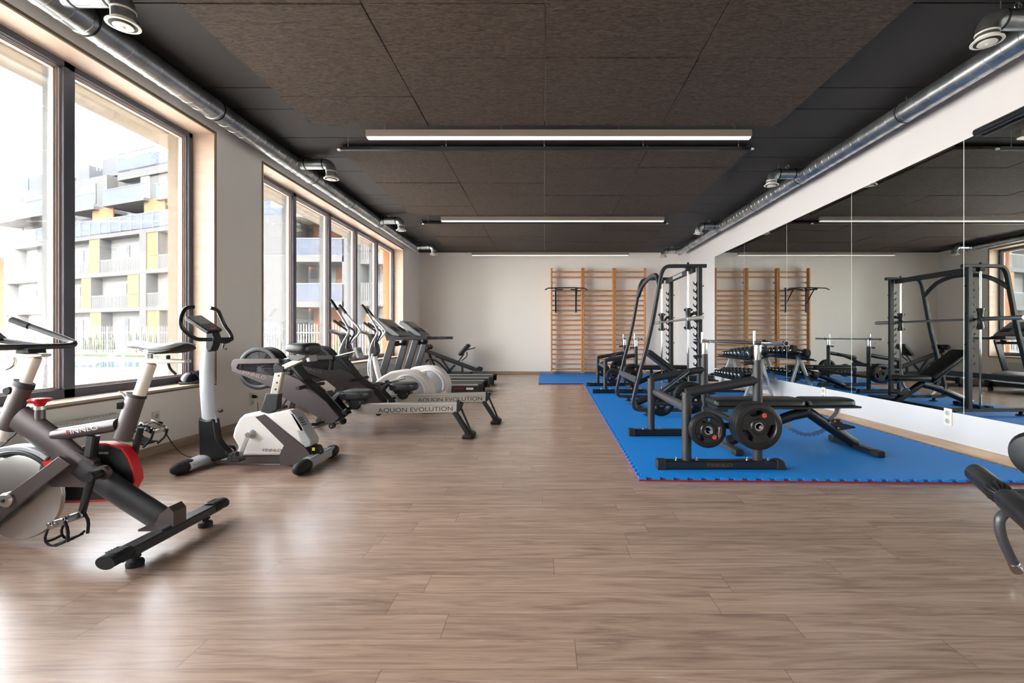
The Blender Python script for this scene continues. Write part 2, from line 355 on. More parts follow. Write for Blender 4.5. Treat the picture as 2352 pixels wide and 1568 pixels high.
# linear lamps
for k, y0 in enumerate((4.95, 8.55, 12.17)):
    lab = ('long pale linear pendant lamp, largest and nearest of the three', 'long pale linear pendant lamp between the second and third ceiling raft', 'long pale linear pendant lamp close to the far wall')[k]
    r_ = thing('linear_pendant_lamp', lab, 'lamp', (.15, y0+.032, 3.084), 'linear pendant lamps')
    MB().bb(-1.865, 2.17, y0, y0+.065, 3.088, 3.157).obj('housing', 'lampbody', r_, bev=.002)
    MB().bb(-1.855, 2.16, y0+.003, y0+.062, 3.07, 3.088).obj('diffuser', 'lampdiff', r_, bev=.003)
    for x in (-1.68, -.45, .78, 2.0): MB().cyl((x, y0+.03, 3.157), (x, y0+.03, 3.225), .0015, n=6).obj('hanging_wire', 'alu', r_)
for k, (y0, z) in enumerate(((5.13, 3.028), (8.68, 3.066))):
    lab = ('black power track hanging under the nearest lamp', 'black power track hanging under the second lamp')[k]
    r_ = thing('power_track', lab, 'track', (0, y0, z), 'hanging power tracks')
    MB().bb(-2.2, 2.23, y0-.018, y0+.018, z-.02, z+.018).obj('track_rail', 'black', r_, bev=.003)
    for q in ((-2.215, y0, z-.012), (2.245, y0, z-.004)): MB().ell(q, (.025, .018, .014)).obj('end_cap', 'enamel', r_)
    for x in (-2.12, -1.06, 0, 1.07, 2.1):
        mb = MB(); mb.cyl((x, y0, z+.015), (x, y0, 3.225), .0018, n=6); mb.cyl((x, y0, z+.018), (x, y0, z+.05), .009, .005, n=8); mb.obj('hanger', 'alu', r_)

# ------------------------------------------------------------------ spiral ducts
def duct(xc, zc, secs, ysO, xo, zo, sgn, label):
    r_ = thing('ventilation_duct', label, 'duct', (xc, secs[0][0], zc))
    for a, b, r in secs:
        mb = MB(); prof = []; L = b-a; n = int(L/.13); prof = [(0, r)]
        for i in range(1, n):
            t = i*.13/L
            prof += [(t-.004/L, r), (t-.002/L, r+.0022), (t+.002/L, r+.0022), (t+.004/L, r)]
        prof.append((1, r))
        mb.lathe((xc, a, zc), (0, L, 0), prof, 32); mb.obj('pipe_section', 'zinc', r_)
        mb = MB(); mb.lathe((xc, b-.012, zc), (0, .012, 0), [(0, r+.004), (1, r+.004)], 32); mb.obj('joint_gasket', 'gasket', r_)
        mb = MB(); y = (a+b)/2; mb.lathe((xc, b-.05, zc), (0, .03, 0), [(0, r+.001), (.1, r+.005), (.9, r+.005), (1, r+.001)], 32)
        mb.cyl((xc, b-.035, zc+r), (xc, b-.035, ZC), .003, n=6); mb.obj('hanger_clamp', 'zinc', r_)
    for y in ysO:
        mb = MB(); rp = .064; xe = xo-sgn*.09
        pts = [(xc, y, zc+.01), (xe, y, zc+.01)] + [(xo-sgn*.09*(1-math.sin(R(q))), y, zc+.01-.09*(1-math.cos(R(q)))) for q in range(15, 91, 15)] + [(xo, y, zo+.03)]
        mb.tube(pts, rp, 24); br = mb.obj('branch_pipe', 'zinc', r_)
        mb = MB()
        for x in (xc+sgn*.13, xe-sgn*.01): mb.lathe((x, y, zc+.01), (sgn*.014, 0, 0), [(0, rp+.003), (1, rp+.003)], 24)
        mb.obj('joint_gasket', 'gasket', br)
        mb = MB(); mb.lathe((xo, y, zc-.08), (0, 0, -.01), [(0, rp+.003), (1, rp+.003)], 24)
        mb.lathe((xo, y, zo+.03), (0, 0, -.03), [(0, rp+.002), (.35, rp+.002), (.7, .088), (.95, .09), (1, .086)], 28)
        mb.obj('valve_ring', 'enamel', br)
        mb = MB(); mb.lathe((xo, y, zo-.001), (0, 0, -.012), [(0, .05), (.6, .054), (1, .03)], 24); mb.cyl((xo, y, zo-.012), (xo, y, zo-.018), .01, n=10); mb.obj('valve_disc', 'enamel', br)
        mb = MB(); mb.lathe((xo, y, zo+.0005), (0, 0, -.0015), [(0, .072), (1, .072)], 28); mb.obj('valve_shadow_gap', 'gasket', br)
        mb = MB(); mx_ = xc+sgn*.22; c = V((mx_, y, zc+.01+rp+.03))
        mb.tube([c+V((.024*math.cos(R(q)), .004, .024*math.sin(R(q)))) for q in range(0, 360, 24)], .0035, 8, closed=True); mb.cyl(c-V((0, 0, .035)), c+V((0, 0, .02)), .004, n=8); mb.obj('damper_handle', 'zinc', br)
        mb = MB(); mb.cyl((xe, y, zc+.07), (xe, y, ZC), .0028, n=6); mb.obj('hanger_rod', 'zinc', br)
    return r_
duct(-3.08, 3.115, [(YB+.1, -5.5, .095), (-5.5, -2.6, .095), (-2.6, .3, .095), (.3, 3.2, .095), (3.2, 4.45, .095), (4.45, 6.3, .093), (6.3, 7.5, .09), (7.5, 8.85, .088), (8.85, 10.0, .075), (10.0, 11.45, .073)], [.1, 2.965, 5.86, 8.72, 11.3], -2.63, 2.94, 1, 'galvanised spiral ventilation duct running above the windows')
duct(3.37, 3.09, [(YB+.1, -3.5, .09), (-3.5, -.5, .09), (-.5, 1.6, .09), (1.6, 4.45, .09), (4.45, 6.25, .088), (6.25, 7.6, .084), (7.6, 9.1, .082), (9.1, 10.9, .072), (10.9, 11.8, .07)], [.3, 3.15, 6.14, 9.04, 11.7], 2.94, 2.95, -1, 'galvanised spiral ventilation duct running above the mirrors')

# ------------------------------------------------------------------ mirrors
yb = [9.95-1.477*i for i in range(8)]
for k in range(7):
    lab = ['farthest wall mirror panel, next to the Smith machine end of the wall', 'second mirror panel counted from the far end of the mirrors', 'third mirror panel counted from the far end of the mirrors',
           'fourth mirror panel from the far end, above the double socket', 'fifth mirror panel from the far end, at the edge of the picture', 'sixth mirror panel from the far end, beside the camera', 'seventh mirror panel from the far end, behind the camera'][k]
    at(XR, yb[k], .335)
    o = tag(MB().bb(XR-.006, XR-.0005, yb[k+1]+.003, yb[k]-.003, .335, 2.667).obj('wall_mirror', 'mirror'), lab, 'mirror', 'tall mirror panels on the right wall')
    MB().bb(XR-.005, XR-.001, yb[k+1]-.003, yb[k+1]+.003, .335, 2.667).obj('polished_edge', 'seam', o)
    o.location = ORG
r_ = thing('mirror_light_bar', 'black tubular bar fixed along the top edge of the mirrors', 'light', (3.53, 2.4, 2.665))
MB().lathe((3.54, 3.9, 2.668), (0, -2.4, 0), [(0, .022), (.004, .029), (.996, .029), (1, .022)], 20).obj('tube', 'black', r_)
mb = MB()
for y in (3.5, 2.6, 1.8): mb.bb(3.55, XR, y-.01, y+.01, 2.655, 2.675)
mb.obj('wall_bracket', 'black', r_)

# ------------------------------------------------------------------ sockets, radiators, small wall things
def socket(x, y, z, sgn, label, name='wall_socket', dbl=True, alongz=False):
    r_ = thing(name, label, 'socket', (x, y, z), 'double wall sockets' if sgn < 0 else None)
    n = 2 if dbl else 1; h = .075*n/2
    MB().box((x+sgn*.005, y, z), (.01, .08, .15) if dbl else (.01, .08, .08)).obj('cover_plate', 'socket', r_, bev=.002)
    for i in range(n):
        zz = z+(.035 if i else -.035)*(n > 1)
        MB().lathe((x+sgn*.009, y, zz), (sgn*.006, 0, 0), [(0, .029), (1, .027)], 20).obj('socket_ring', 'enamel', r_)
        MB().lathe((x+sgn*.0152, y, zz), (sgn*.0006, 0, 0), [(0, .021), (1, .021)], 20).obj('socket_well', 'silver', r_)
    return r_
socket(XL, 4.05, .285, 1, 'cream double wall socket under the first window, with a black plug in it')
socket(XL, 5.38, .285, 1, 'cream double wall socket on the pier between the windows, behind the fan rower')
socket(XR, 6.07, .27, -1, 'cream double wall socket under the mirrors, nearer the dumbbell rack')
socket(XR, 4.2, .287, -1, 'cream double wall socket under the mirrors, nearer the camera')
r_ = thing('wall_socket', 'pale socket low on the far wall between the wall bars and the mirrors', 'socket', (3.56-.0, YF, .32))
MB().box((3.1, YF-.005, .33), (.08, .01, .08)).obj('cover_plate', 'socket', r_, bev=.002); MB().lathe((3.1, YF-.009, .33), (0, -.006, 0), [(0, .029), (1, .026)], 18).obj('socket_ring', 'enamel', r_)
r_.location = (3.1, YF, .33); 
for c in list(bpy.data.objects):
    if c.parent == r_: c.location = V((3.56, YF, .32))-V((3.1, YF, .33))
for (a, b, lab) in ((1.55, 3.6, 'white panel radiator under the first window behind the spinning bike'), (8.45, 10.6, 'white panel radiator under the second window behind the ellipticals')):
    r_ = thing('radiator', lab, 'radiator', (-3.27, (a+b)/2, .1), 'panel radiators')
    MB().bb(-3.24, -3.225, a, b, .1, .41).obj('front_panel', 'rad', r_, bev=.004)
    MB().bb(-3.29, -3.275, a, b, .1, .41).obj('rear_panel', 'rad', r_, bev=.004)
    for y in (a, b): MB().bb(-3.295, -3.22, y-.004, y+.004, .09, .42).obj('side_cover', 'rad', r_)
    mb = MB(); n = int((b-a)/.03)
    for i in range(n): mb.bb(-3.29, -3.225, a+i*.03+.006, a+i*.03+.02, .41, .418)
    mb.obj('top_grille', 'rad', r_)
    mb = MB()
    for y in (a+.2, b-.2): mb.bb(XL, -3.29, y-.02, y+.02, .15, .35)
    mb.obj('wall_bracket', 'rad', r_)
r_ = thing('cycle_helmet', 'glossy dark purple helmet lying on the window sill behind the upright bike', 'helmet', (-3.45, 4.52, ZS))
c = V((-3.40, 4.6, ZS+.0))
mb = MB(); rg = []
for j in range(9):
    t = j/8*math.pi/2
    rg.append([c+V((.10*math.cos(t)*math.cos(a)*(1.0), .13*math.cos(t)*math.sin(a), .006+.115*math.sin(t))) for a in [2*math.pi*i/24 for i in range(24)]])
mb.loft(rg); mb.obj('shell', 'purple', r_)
mb = MB()
for a in (-.045, 0, .045): mb.tube([c+V((.10*math.cos(t)+.004, a*(1+.5*math.sin(t)), .01+.118*math.sin(t))) for t in [q*.18 for q in range(2, 8)]], .007, 8)
mb.obj('vent_rib', 'matblack', r_)
MB().tube([c+V((.101*math.cos(a), .131*math.sin(a), .012)) for a in [2*math.pi*i/24 for i in range(24)]], .008, 8, closed=True).obj('rim', 'matblack', r_)
MB().tube([c+V((.1, -.06, .012)), c+V((.13, -.1, .01)), c+V((.06, -.17, .008)), c+V((.02, -.2, .008))], .005, 6, ch=2).obj('strap', 'rubber', r_)

# ================================================================== PUZZLE MATS
def mat_edge(a, b, out, pitch=.0935, d=.024, ins=True):
    """jigsaw teeth along the edge a->b; out = outward normal"""
    a, b, out = V(a), V(b), V(out); L = (b-a).length; u = (b-a)/L; n = int(L/pitch); pts = []
    for i in range(n):
        s = i*pitch
        for t, k in ((0, 0), (.55, 0), (.50, -1), (1.02, -1), (.97, 0)):
            pts.append(a+u*min(L, s+t*pitch)+out*k*d)
    return pts+[b]
def mat_thing(cs, label, edges):
    c = sum((V(q) for q in cs), V((0, 0, 0)))/4; r_ = thing('puzzle_mat', label, 'mat', (c.x, c.y, 0)); poly = []
    for i in range(4):
        a, b = V(cs[i]), V(cs[(i+1) % 4]); u = (b-a).normalized(); out = V((u.y, -u.x, 0))
        if edges[i]: poly += mat_edge(a, b, out)[:-1]
        else: poly.append(a)
    MB().prism([p+V((0, 0, .0125)) for p in poly], (0, 0, .0125)).obj('blue_layer', 'matblue', r_)
    # the lower layer keeps its teeth where the upper layer has gaps: a plain outline under it
    MB().prism([V(q)+V((0, 0, .0005)) for q in cs], (0, 0, .012)).obj('red_layer', 'matred', r_)
mat_thing([(.655, 3.275, 0), (3.46, 3.19, 0), (3.46, 9.88, 0), (.818, 9.88, 0)], 'large blue and red puzzle mat under the benches and the Smith machine', (1, 1, 0, 1))
mat_thing([(-.12, 9.885, 0), (3.4, 9.885, 0), (3.4, 12.6, 0), (-.12, 12.6, 0)], 'blue puzzle mat in front of the wooden wall bars', (1, 0, 0, 1))
mat_thing([(-3.2, 11.9, 0), (-1.46, 11.9, 0), (-1.46, 12.6, 0), (-3.2, 12.6, 0)], 'small blue puzzle mat under the incline bench in the far left corner', (1, 0, 0, 0))
ZM = .025

# ================================================================== WALL BARS
root = None
for k, (x0, x1) in enumerate(((.175, 1.012), (1.016, 1.838), (1.842, 2.667))):
    lab = ('left of the three wooden wall bars, with the black pull-up bar on it', 'middle one of the three wooden wall bars', 'right of the three wooden wall bars, half hidden by the Smith machine')[k]
    r_ = thing('wall_bars', lab, 'wall bars', (x0, 12.5, 0), 'wooden wall bars')
    for x in (x0, x1-.04): MB().bb(x, x+.04, 12.43, 12.55, .03, 2.79).obj('side_post', 'orangew', r_, bev=.006)
    zs = [2.686, 2.549]+[2.194-.1283*i for i in range(17)]
    first = None
    for z in zs:
        if first is None or True:
            MB().el([(x0+.035, 12.47, z), (x1-.035, 12.47, z)], .016, .021, side=(0, 1, 0), n=10).obj('rung', 'orangew', r_)
    mb = MB()
    for x in (x0+.02, x1-.02):
        for z in (.3, 2.42): mb.bb(x-.02, x+.02, 12.55, YF, z-.02, z+.02)
    mb.obj('wall_bracket', 'steel', r_)
r_ = thing('pull_up_bar', 'black angled pull-up bar hooked on the wooden wall bars', 'pull-up bar', (.55, 12.0, 2.2))
MB().tube([(.02, 11.86, 2.16), (.12, 11.88, 2.215), (.98, 11.88, 2.215), (1.08, 11.86, 2.16)], .014, 10, ch=1).obj('grip_bar', 'black', r_)
for x in (.30, .83):
    MB().bb(x-.02, x+.02, 12.40, 12.43, 1.62, 2.27).obj('upright_plate', 'black', r_, bev=.003)
    MB().rt([(x, 12.40, 2.2), (x, 11.87, 2.2)], .03, .03, side=(1, 0, 0)).obj('arm', 'black', r_)
    MB().rt([(x, 12.40, 1.85), (x, 12.05, 2.18)], .022, .022, side=(1, 0, 0)).obj('brace', 'black', r_)
    MB().tube([(x+(.01 if x < .5 else -.01), 11.9, 2.17), (x+(.17 if x < .5 else -.17), 11.9, 2.17)], .015, 8).obj('hammer_grip', 'matblack', r_)
    MB().tube([(x, 12.40, 2.24), (x, 12.46, 2.26), (x, 12.5, 2.23)], .008, 8).obj('hook', 'black', r_)

# ================================================================== WEIGHT PLATES (holes cut through)
def plate_mesh(rad, th):
    """plate standing in the XZ plane, centre at the origin, thin along Y"""
    at(0, 0, 0)
    prof = [(-.5*th, .024), (-.5*th, .05), (-.3*th, .056), (-.3*th, rad*.72), (-.5*th, rad*.76), (-.5*th, rad*.93), (-.38*th, rad*.99), (-.1*th, rad), (.1*th, rad), (.38*th, rad*.99), (.5*th, rad*.93), (.5*th, rad*.76), (.3*th, rad*.72), (.3*th, .056), (.5*th, .05), (.5*th, .024)]
    n = 40; vs = []; k = len(prof)
    for y, r in prof:
        for i in range(n):
            a = 2*math.pi*i/n; vs.append((r*math.cos(a), y, r*math.sin(a)))
    mb = MB(); mb.add(vs, [(j*n+i, j*n+(i+1) % n, ((j+1) % k)*n+(i+1) % n, ((j+1) % k)*n+i) for j in range(k) for i in range(n)])
    o = mb.obj('plate', 'black'); cut = MB()
    for a0 in (100, 220, 340):
        pts = [];
        for q in range(-28, 29, 7): pts.append((rad*.68, a0+q))
        for q in range(24, -25, -8): pts.append((rad*(.43+.06*abs(q)/24), a0+q))
        cut.prism([V((r*math.cos(R(a)), -.1, r*math.sin(R(a)))) for r, a in pts], (0, .2, 0))
    c = cut.obj('cut', 'black'); md = o.modifiers.new('b', 'BOOLEAN'); md.object = c; md.operation = 'DIFFERENCE'; md.solver = 'EXACT'
    bpy.context.view_layer.update()
    me = bpy.data.meshes.new_from_object(o.evaluated_get(bpy.context.evaluated_depsgraph_get()))
    me.polygons.foreach_set('use_smooth', [True]*len(me.polygons)); me.set_sharp_from_angle(angle=R(35))
    bpy.data.objects.remove(o); bpy.data.objects.remove(c); return me
PM = {}
def plate(x, y, z, rad, th, label, rot=0, group='black weight plates on the bench racks', deco=0):
    key = (rad, th)
    if key not in PM: PM[key] = plate_mesh(rad, th)
    o = bpy.data.objects.new('weight_plate', PM[key]); sc.collection.objects.link(o); o.location = (x, y, z); o.rotation_euler = (0, R(rot), 0)
    tag(o, label, 'weight plate', group)
    at(0, 0, 0)
    h = MB().lathe((0, -.53*th, 0), (0, 1.06*th, 0), [(0, .023), (0, .030), (1, .030), (1, .023)], 24)
    h.f = h.f[:-2] + [(3*24+i, 3*24+(i+1) % 24, (i+1) % 24, i) for i in range(24)]
    ho = h.obj('hub_ring', 'chrome', o)
    if deco:
        a = R(-48 if deco == 1 else 62)-R(-rot); MB().lathe((rad*.52*math.cos(a), -.31*th, rad*.52*math.sin(a)), (0, -.002, 0), [(0, .016), (1, .016)], 20).obj('weight_badge', 'redmark', o)
        text('5' if deco == 1 else '10', .013, (rad*.52*math.cos(a), -.31*th-.0025, rad*.52*math.sin(a)), (1, 0, 0), (0, 0, 1), 'lettb', o)
        if deco == 1: text('FINNLO', .018, (rad*.60, -.31*th-.001, -.012), (0, 0, -1), (1, 0, 0), 'lettw', o, wide=.8)
    return o

# ================================================================== BENCH PRESS RACK
def rack():
    r_ = thing('bench_press_rack', 'black bench press rack nearest the camera, with plates on its side', 'rack', (1.3, 4.08, ZM), 'bench press racks')
    for Y, near in ((3.5, 1), (4.66, 0)):
        b = MB().rt([(.86, Y, .0585), (1.735, Y, .0585)], .075, .064).obj('base_bar', 'black', r_)
        MB().bb(.828, .892, Y-.042, Y+.042, ZM, .094).obj('end_cap', 'matblack', b, bev=.004); mb = MB()
        mb.prism([V((1.70, Y-.042, ZM)), V((1.772, Y-.042, ZM)), V((1.765, Y-.042, .05)), V((1.745, Y-.042, .094)), V((1.70, Y-.042, .094))], (0, .084, 0)); mb.obj('end_cap', 'matblack', b, bev=.004)
        mb = MB()
        for x in (.975, 1.125, 1.498, 1.648): mb.lathe((x, Y, .09), (0, 0, .022), [(0, .011), (.5, .011), (.55, .007), (1, .006)], 10)
        mb.obj('bolt', 'chrome', b)
        MB().cyl((1.05, Y, .088), (1.05, Y, .588), .0345, n=24).obj('front_post', 'gun' if 0 else 'dgrey', r_)
        MB().cyl((1.573, Y, .088), (1.573, Y, .826), .0345, n=24).obj('rear_post', 'dgrey', r_)
        MB().tube([(1.045, Y, .584), (1.57, Y, .677)], .034, 20).obj('top_beam', 'dgrey', r_)
        MB().tube([(1.05, Y, .34), (1.573, Y, .34)], .024, 14).obj('lower_beam', 'dgrey', r_)
        MB().cyl((1.573, Y, .82), (1.573, Y, .935), .0275, n=24).obj('chrome_sleeve', 'chrome', r_)
        mb = MB(); mb.tube([(1.548, Y, .93), (1.548, Y, 1.04)], .0085, 12); mb.bb(1.54, 1.62, Y-.012, Y+.012, .925, .94); mb.obj('bar_catch', 'chrome', r_)
        k = MB(); s = 1 if near else -1; k.tube([(1.573, Y, .80), (1.52, Y, .805), (1.47, Y, .80)], .014, 10); kn = k.obj('pin_handle', 'matblack', r_)
        MB().tube([(1.50, Y, .86), (1.44, Y, .89)], .003, 6).obj('clip_wire', 'black', kn)
        d = -1 if near else 1
        for x, z, L in ((1.176, .326, .16), (1.487, .374, .24)):
            MB().cyl((x, Y, z), (x, Y+d*L, z), .0125, n=14).obj('plate_pin', 'chrome', r_)
    MB().tube([(1.09, 4.66, .455), (1.05, 3.5, .47)], .034, 18).obj('cross_tube', 'gun', r_)
    MB().tube([(1.075, 4.4, .478), (1.41, 4.64, .66)], .02, 14).obj('brace', 'gun', r_)
    MB().tube([(1.573, 3.5, .30), (1.573, 4.66, .30)], .025, 14).obj('rear_cross_tube', 'dgrey', r_)
    o = [q for q in bpy.data.objects if q.parent == r_ and q.name.startswith('base_bar')][0]
    mb = MB(); mb.bb(1.19, 1.37, 3.460, 3.4622, .042, .078); mb.obj('name_plate', 'matblack', o)
    text('FINNLO', .024, (1.28, 3.4595, .06), (1, 0, 0), (0, 0, 1), 'lettr', o, wide=1.6)
    return r_
def barbell():
    z = .952; x = 1.597
    r_ = thing('barbell', 'chrome barbell resting on the nearest bench press rack', 'barbell', (x, 4.08, z), 'chrome barbells')
    MB().cyl((x, 3.3, z), (x, 4.86, z), .0132, n=16).obj('shaft', 'chrome', r_)
    for s in (-1, 1):
        ya, yb_ = (3.44, 3.13) if s < 0 else (4.72, 5.04)
        MB().lathe((x, ya, z), (0, yb_-ya, 0), [(0, .0245), (.05, .0245), (.06, .0165), (.94, .0165), (.95, .019), (1, .0185)], 20).obj('sleeve', 'chrome', r_)
        MB().lathe((x, yb_-s*.0008, z), (0, s*.002, 0), [(0, .0145), (1, .0145)], 18).obj('end_disc', 'black', r_)
    return r_
DR = V((0, 4.65, 0))
k1 = rack(); b1 = barbell()
dup(k1, DR, 'black bench press rack farther back, behind the Smith machine'); dup(b1, DR, 'chrome barbell resting on the farther bench press rack')
NP = [(1.176, 3.425, .326, .128, .034, 'small black plate with red badge low on the near bench rack', 0),
      (1.176, 3.46, .326, .128, .034, 'small black plate behind another small one on the near bench rack', 20),
      (1.487, 3.315, .374, .165, .04, 'outermost large black plate on the near bench rack', 0),
      (1.487, 3.36, .374, .165, .04, 'second large black plate from the outside on the near bench rack', 40),
      (1.487, 3.405, .374, .165, .04, 'innermost large black plate on the near bench rack', 80)]
for x, y, z, r, th, lab, rot in NP:
    pl = plate(x, y-.012, z, r, th, lab, rot, deco=(1 if y == 3.425 else 2 if y == 3.315 else 0))
    q = copy_tree(pl); q.location = V(pl.location)+DR
    q['label'] = lab.replace('near bench rack', 'farther bench rack')
    for yy, t in ((4.74+(3.46-y), 'near bench rack'), (9.39+(3.46-y), 'farther bench rack')):
        if (x, y) in ((1.176, 3.425), (1.487, 3.315)): continue
        q = copy_tree(pl); q.location = V((x, yy+.03, z))
        q['label'] = lab.replace('low on', 'on').replace('near bench rack', t+', far side').replace('behind another small one', 'hanging')

# ================================================================== ADJUSTABLE BENCH
def bench(ang=0, off=(0, 0), short=1.0):
    ox, oy = off; Y = 4.13
    def p(x, y, z): return V((x+ox, y+oy, z))
    hx, hz = 2.215, .40
    def q(x, y, z):      # backrest coordinates turned about the hinge
        c, s = math.cos(R(ang)), math.sin(R(ang)); dx, dz = (x-hx)*short, z-hz
        return V((hx+dx*c+dz*s+ox, y+oy, hz-dx*s+dz*c))
    r_ = thing('adjustable_bench', 'black adjustable bench with flat backrest standing in the nearest rack', 'bench', (2.2+ox, Y+oy, ZM), 'adjustable benches')
    def pad(f, xa, xb, wa, wb, z0, z1, name):
        n = 9; rings = []
        for zz, sh in ((z0, .012), (z0+.012, 0), (z1-.018, 0), (z1-.006, .008), (z1, .022)):
            ring = []
            out = [(xa, -wa), (xb, -wb), (xb, wb), (xa, wa)]
            for i, (x, y) in enumerate(out):
                px_, py_ = out[i-1]; nx, ny = out[(i+1) % 4]
                a = V((px_-x, py_-y, 0)).normalized(); b = V((nx-x, ny-y, 0)).normalized(); rr = .05
                for t in (0, .25, .5, .75, 1):
                    c = V((x, y, 0)); v = (c+a*rr)*(1-t)**2+c*2*t*(1-t)+(c+b*rr)*t*t
                    cx = (xa+xb)/2; v.x += -sh if v.x > cx else sh; v.y += -sh if v.y > 0 else sh
                    ring.append(f(v.x, Y+v.y, zz))
            rings.append(ring)
        return MB().loft(rings).obj(name, 'pad', r_)
    bk = pad(q, 1.44, 2.215, .15, .14, .405, .465, 'backrest')
    st = pad(p, 2.235, 2.655, .14, .11, .405, .465, 'seat')
    MB().loft([[q(1.46, Y-.14, .39), q(2.25, Y-.15, .385), q(2.25, Y+.15, .385), q(1.46, Y+.14, .39)], [q(1.46, Y-.14, .405), q(2.25, Y-.15, .405), q(2.25, Y+.15, .405), q(1.46, Y+.14, .405)]]).obj('backrest_board', 'matblack', bk)
    MB().loft([[p(2.25, Y-.12, .39), p(2.69, Y-.10, .388), p(2.69, Y+.10, .388), p(2.25, Y+.12, .39)], [p(2.25, Y-.12, .405), p(2.70, Y-.10, .402), p(2.70, Y+.10, .402), p(2.25, Y+.12, .405)]]).obj('seat_board', 'matblack', st)
    MB().el([p(1.60, Y, .085), p(2.10, Y, .30), p(2.31, Y, .345)], .035, .045, n=16, ch=1).obj('main_beam', 'black', r_)
    MB().el([p(2.27, Y, .36), p(2.40, Y, .27), p(2.71, Y, .06)], .035, .045, n=16).obj('rear_leg', 'black', r_)
    for x, w_, m in ((1.585, .24, 'gun'), (2.70, .29, 'black')):
        f = MB().rt([p(x, Y-w_, .05), p(x, Y+w_, .05)], .065, .045, side=(1, 0, 0)).obj('foot', m, r_)
        for s in (-1, 1):
            mb = MB()
            mb.prism([p(x-.036, Y+s*(w_-.05), ZM), p(x+.036, Y+s*(w_-.05), ZM), p(x+.036, Y+s*(w_-.05), .078), p(x-.036, Y+s*(w_-.05), .078)], (0, s*.09, 0)); mb.obj('foot_cap', 'rubber', f, bev=.012, seg=3)
    # toothed adjusting arc
    pts = []; c = p(2.30, 0, .40)
    for a in range(212, 313, 4):
        k = (a-212)//4; pts.append((.262+(.014 if k % 2 else 0), a))
    for a in range(312, 211, -5): pts.append((.238, a))
    MB().prism([V((c.x+r*math.cos(R(a)), Y+oy-.004, c.z+r*math.sin(R(a)))) for r, a in pts], (0, .008, 0)).obj('toothed_arc', 'chrome', r_)
    MB().sweep([p(2.56, Y, .392), p(2.545, Y, .33), p(2.49, Y, .27), p(2.45, Y, .24)], [(-.03, -.006), (.03, -.006), (.03, .006), (-.03, .006)], side=(0, 1, 0)).obj('seat_bracket', 'alu', r_)
    mb = MB(); mb.prism([p(2.49, Y-.045, .29), p(2.55, Y-.045, .285), p(2.57, Y-.045, .25), p(2.67, Y-.045, .225), p(2.67, Y-.045, .21), p(2.56, Y-.045, .19), p(2.52, Y-.045, .21), p(2.47, Y-.045, .27)], (0, .008, 0))
    mb.tube([p(2.66, Y-.06, .218), p(2.66, Y+.06, .218)], .009, 8); mb.obj('seat_latch', 'black', r_)
    mb = MB()
    for x, z in ((2.50, .27), (2.55, .27), (2.53, .21)): mb.cyl(p(x, Y-.05, z), p(x, Y-.04, z), .009, n=8)
    mb.obj('bolt', 'chrome', r_)
    MB().rt([q(1.98, Y, .39), p(1.99, Y, .27)] if ang == 0 else [q(1.9, Y, .39), p(2.1, Y, .25)], .03, .05).obj('backrest_strut', 'black', r_)
    MB().lathe(p(1.99, Y-.06, .3), (0, .03, 0), [(0, .02), (1, .02)], 12).obj('strut_knob', 'chrome', r_)
    return r_
n1 = bench()
dup(n1, DR, 'black adjustable bench with flat backrest standing in the farther rack')
n2 = bench(37, (-.33, 2.4), .80); n2['label'] = 'black adjustable bench with raised backrest inside the Smith machine'

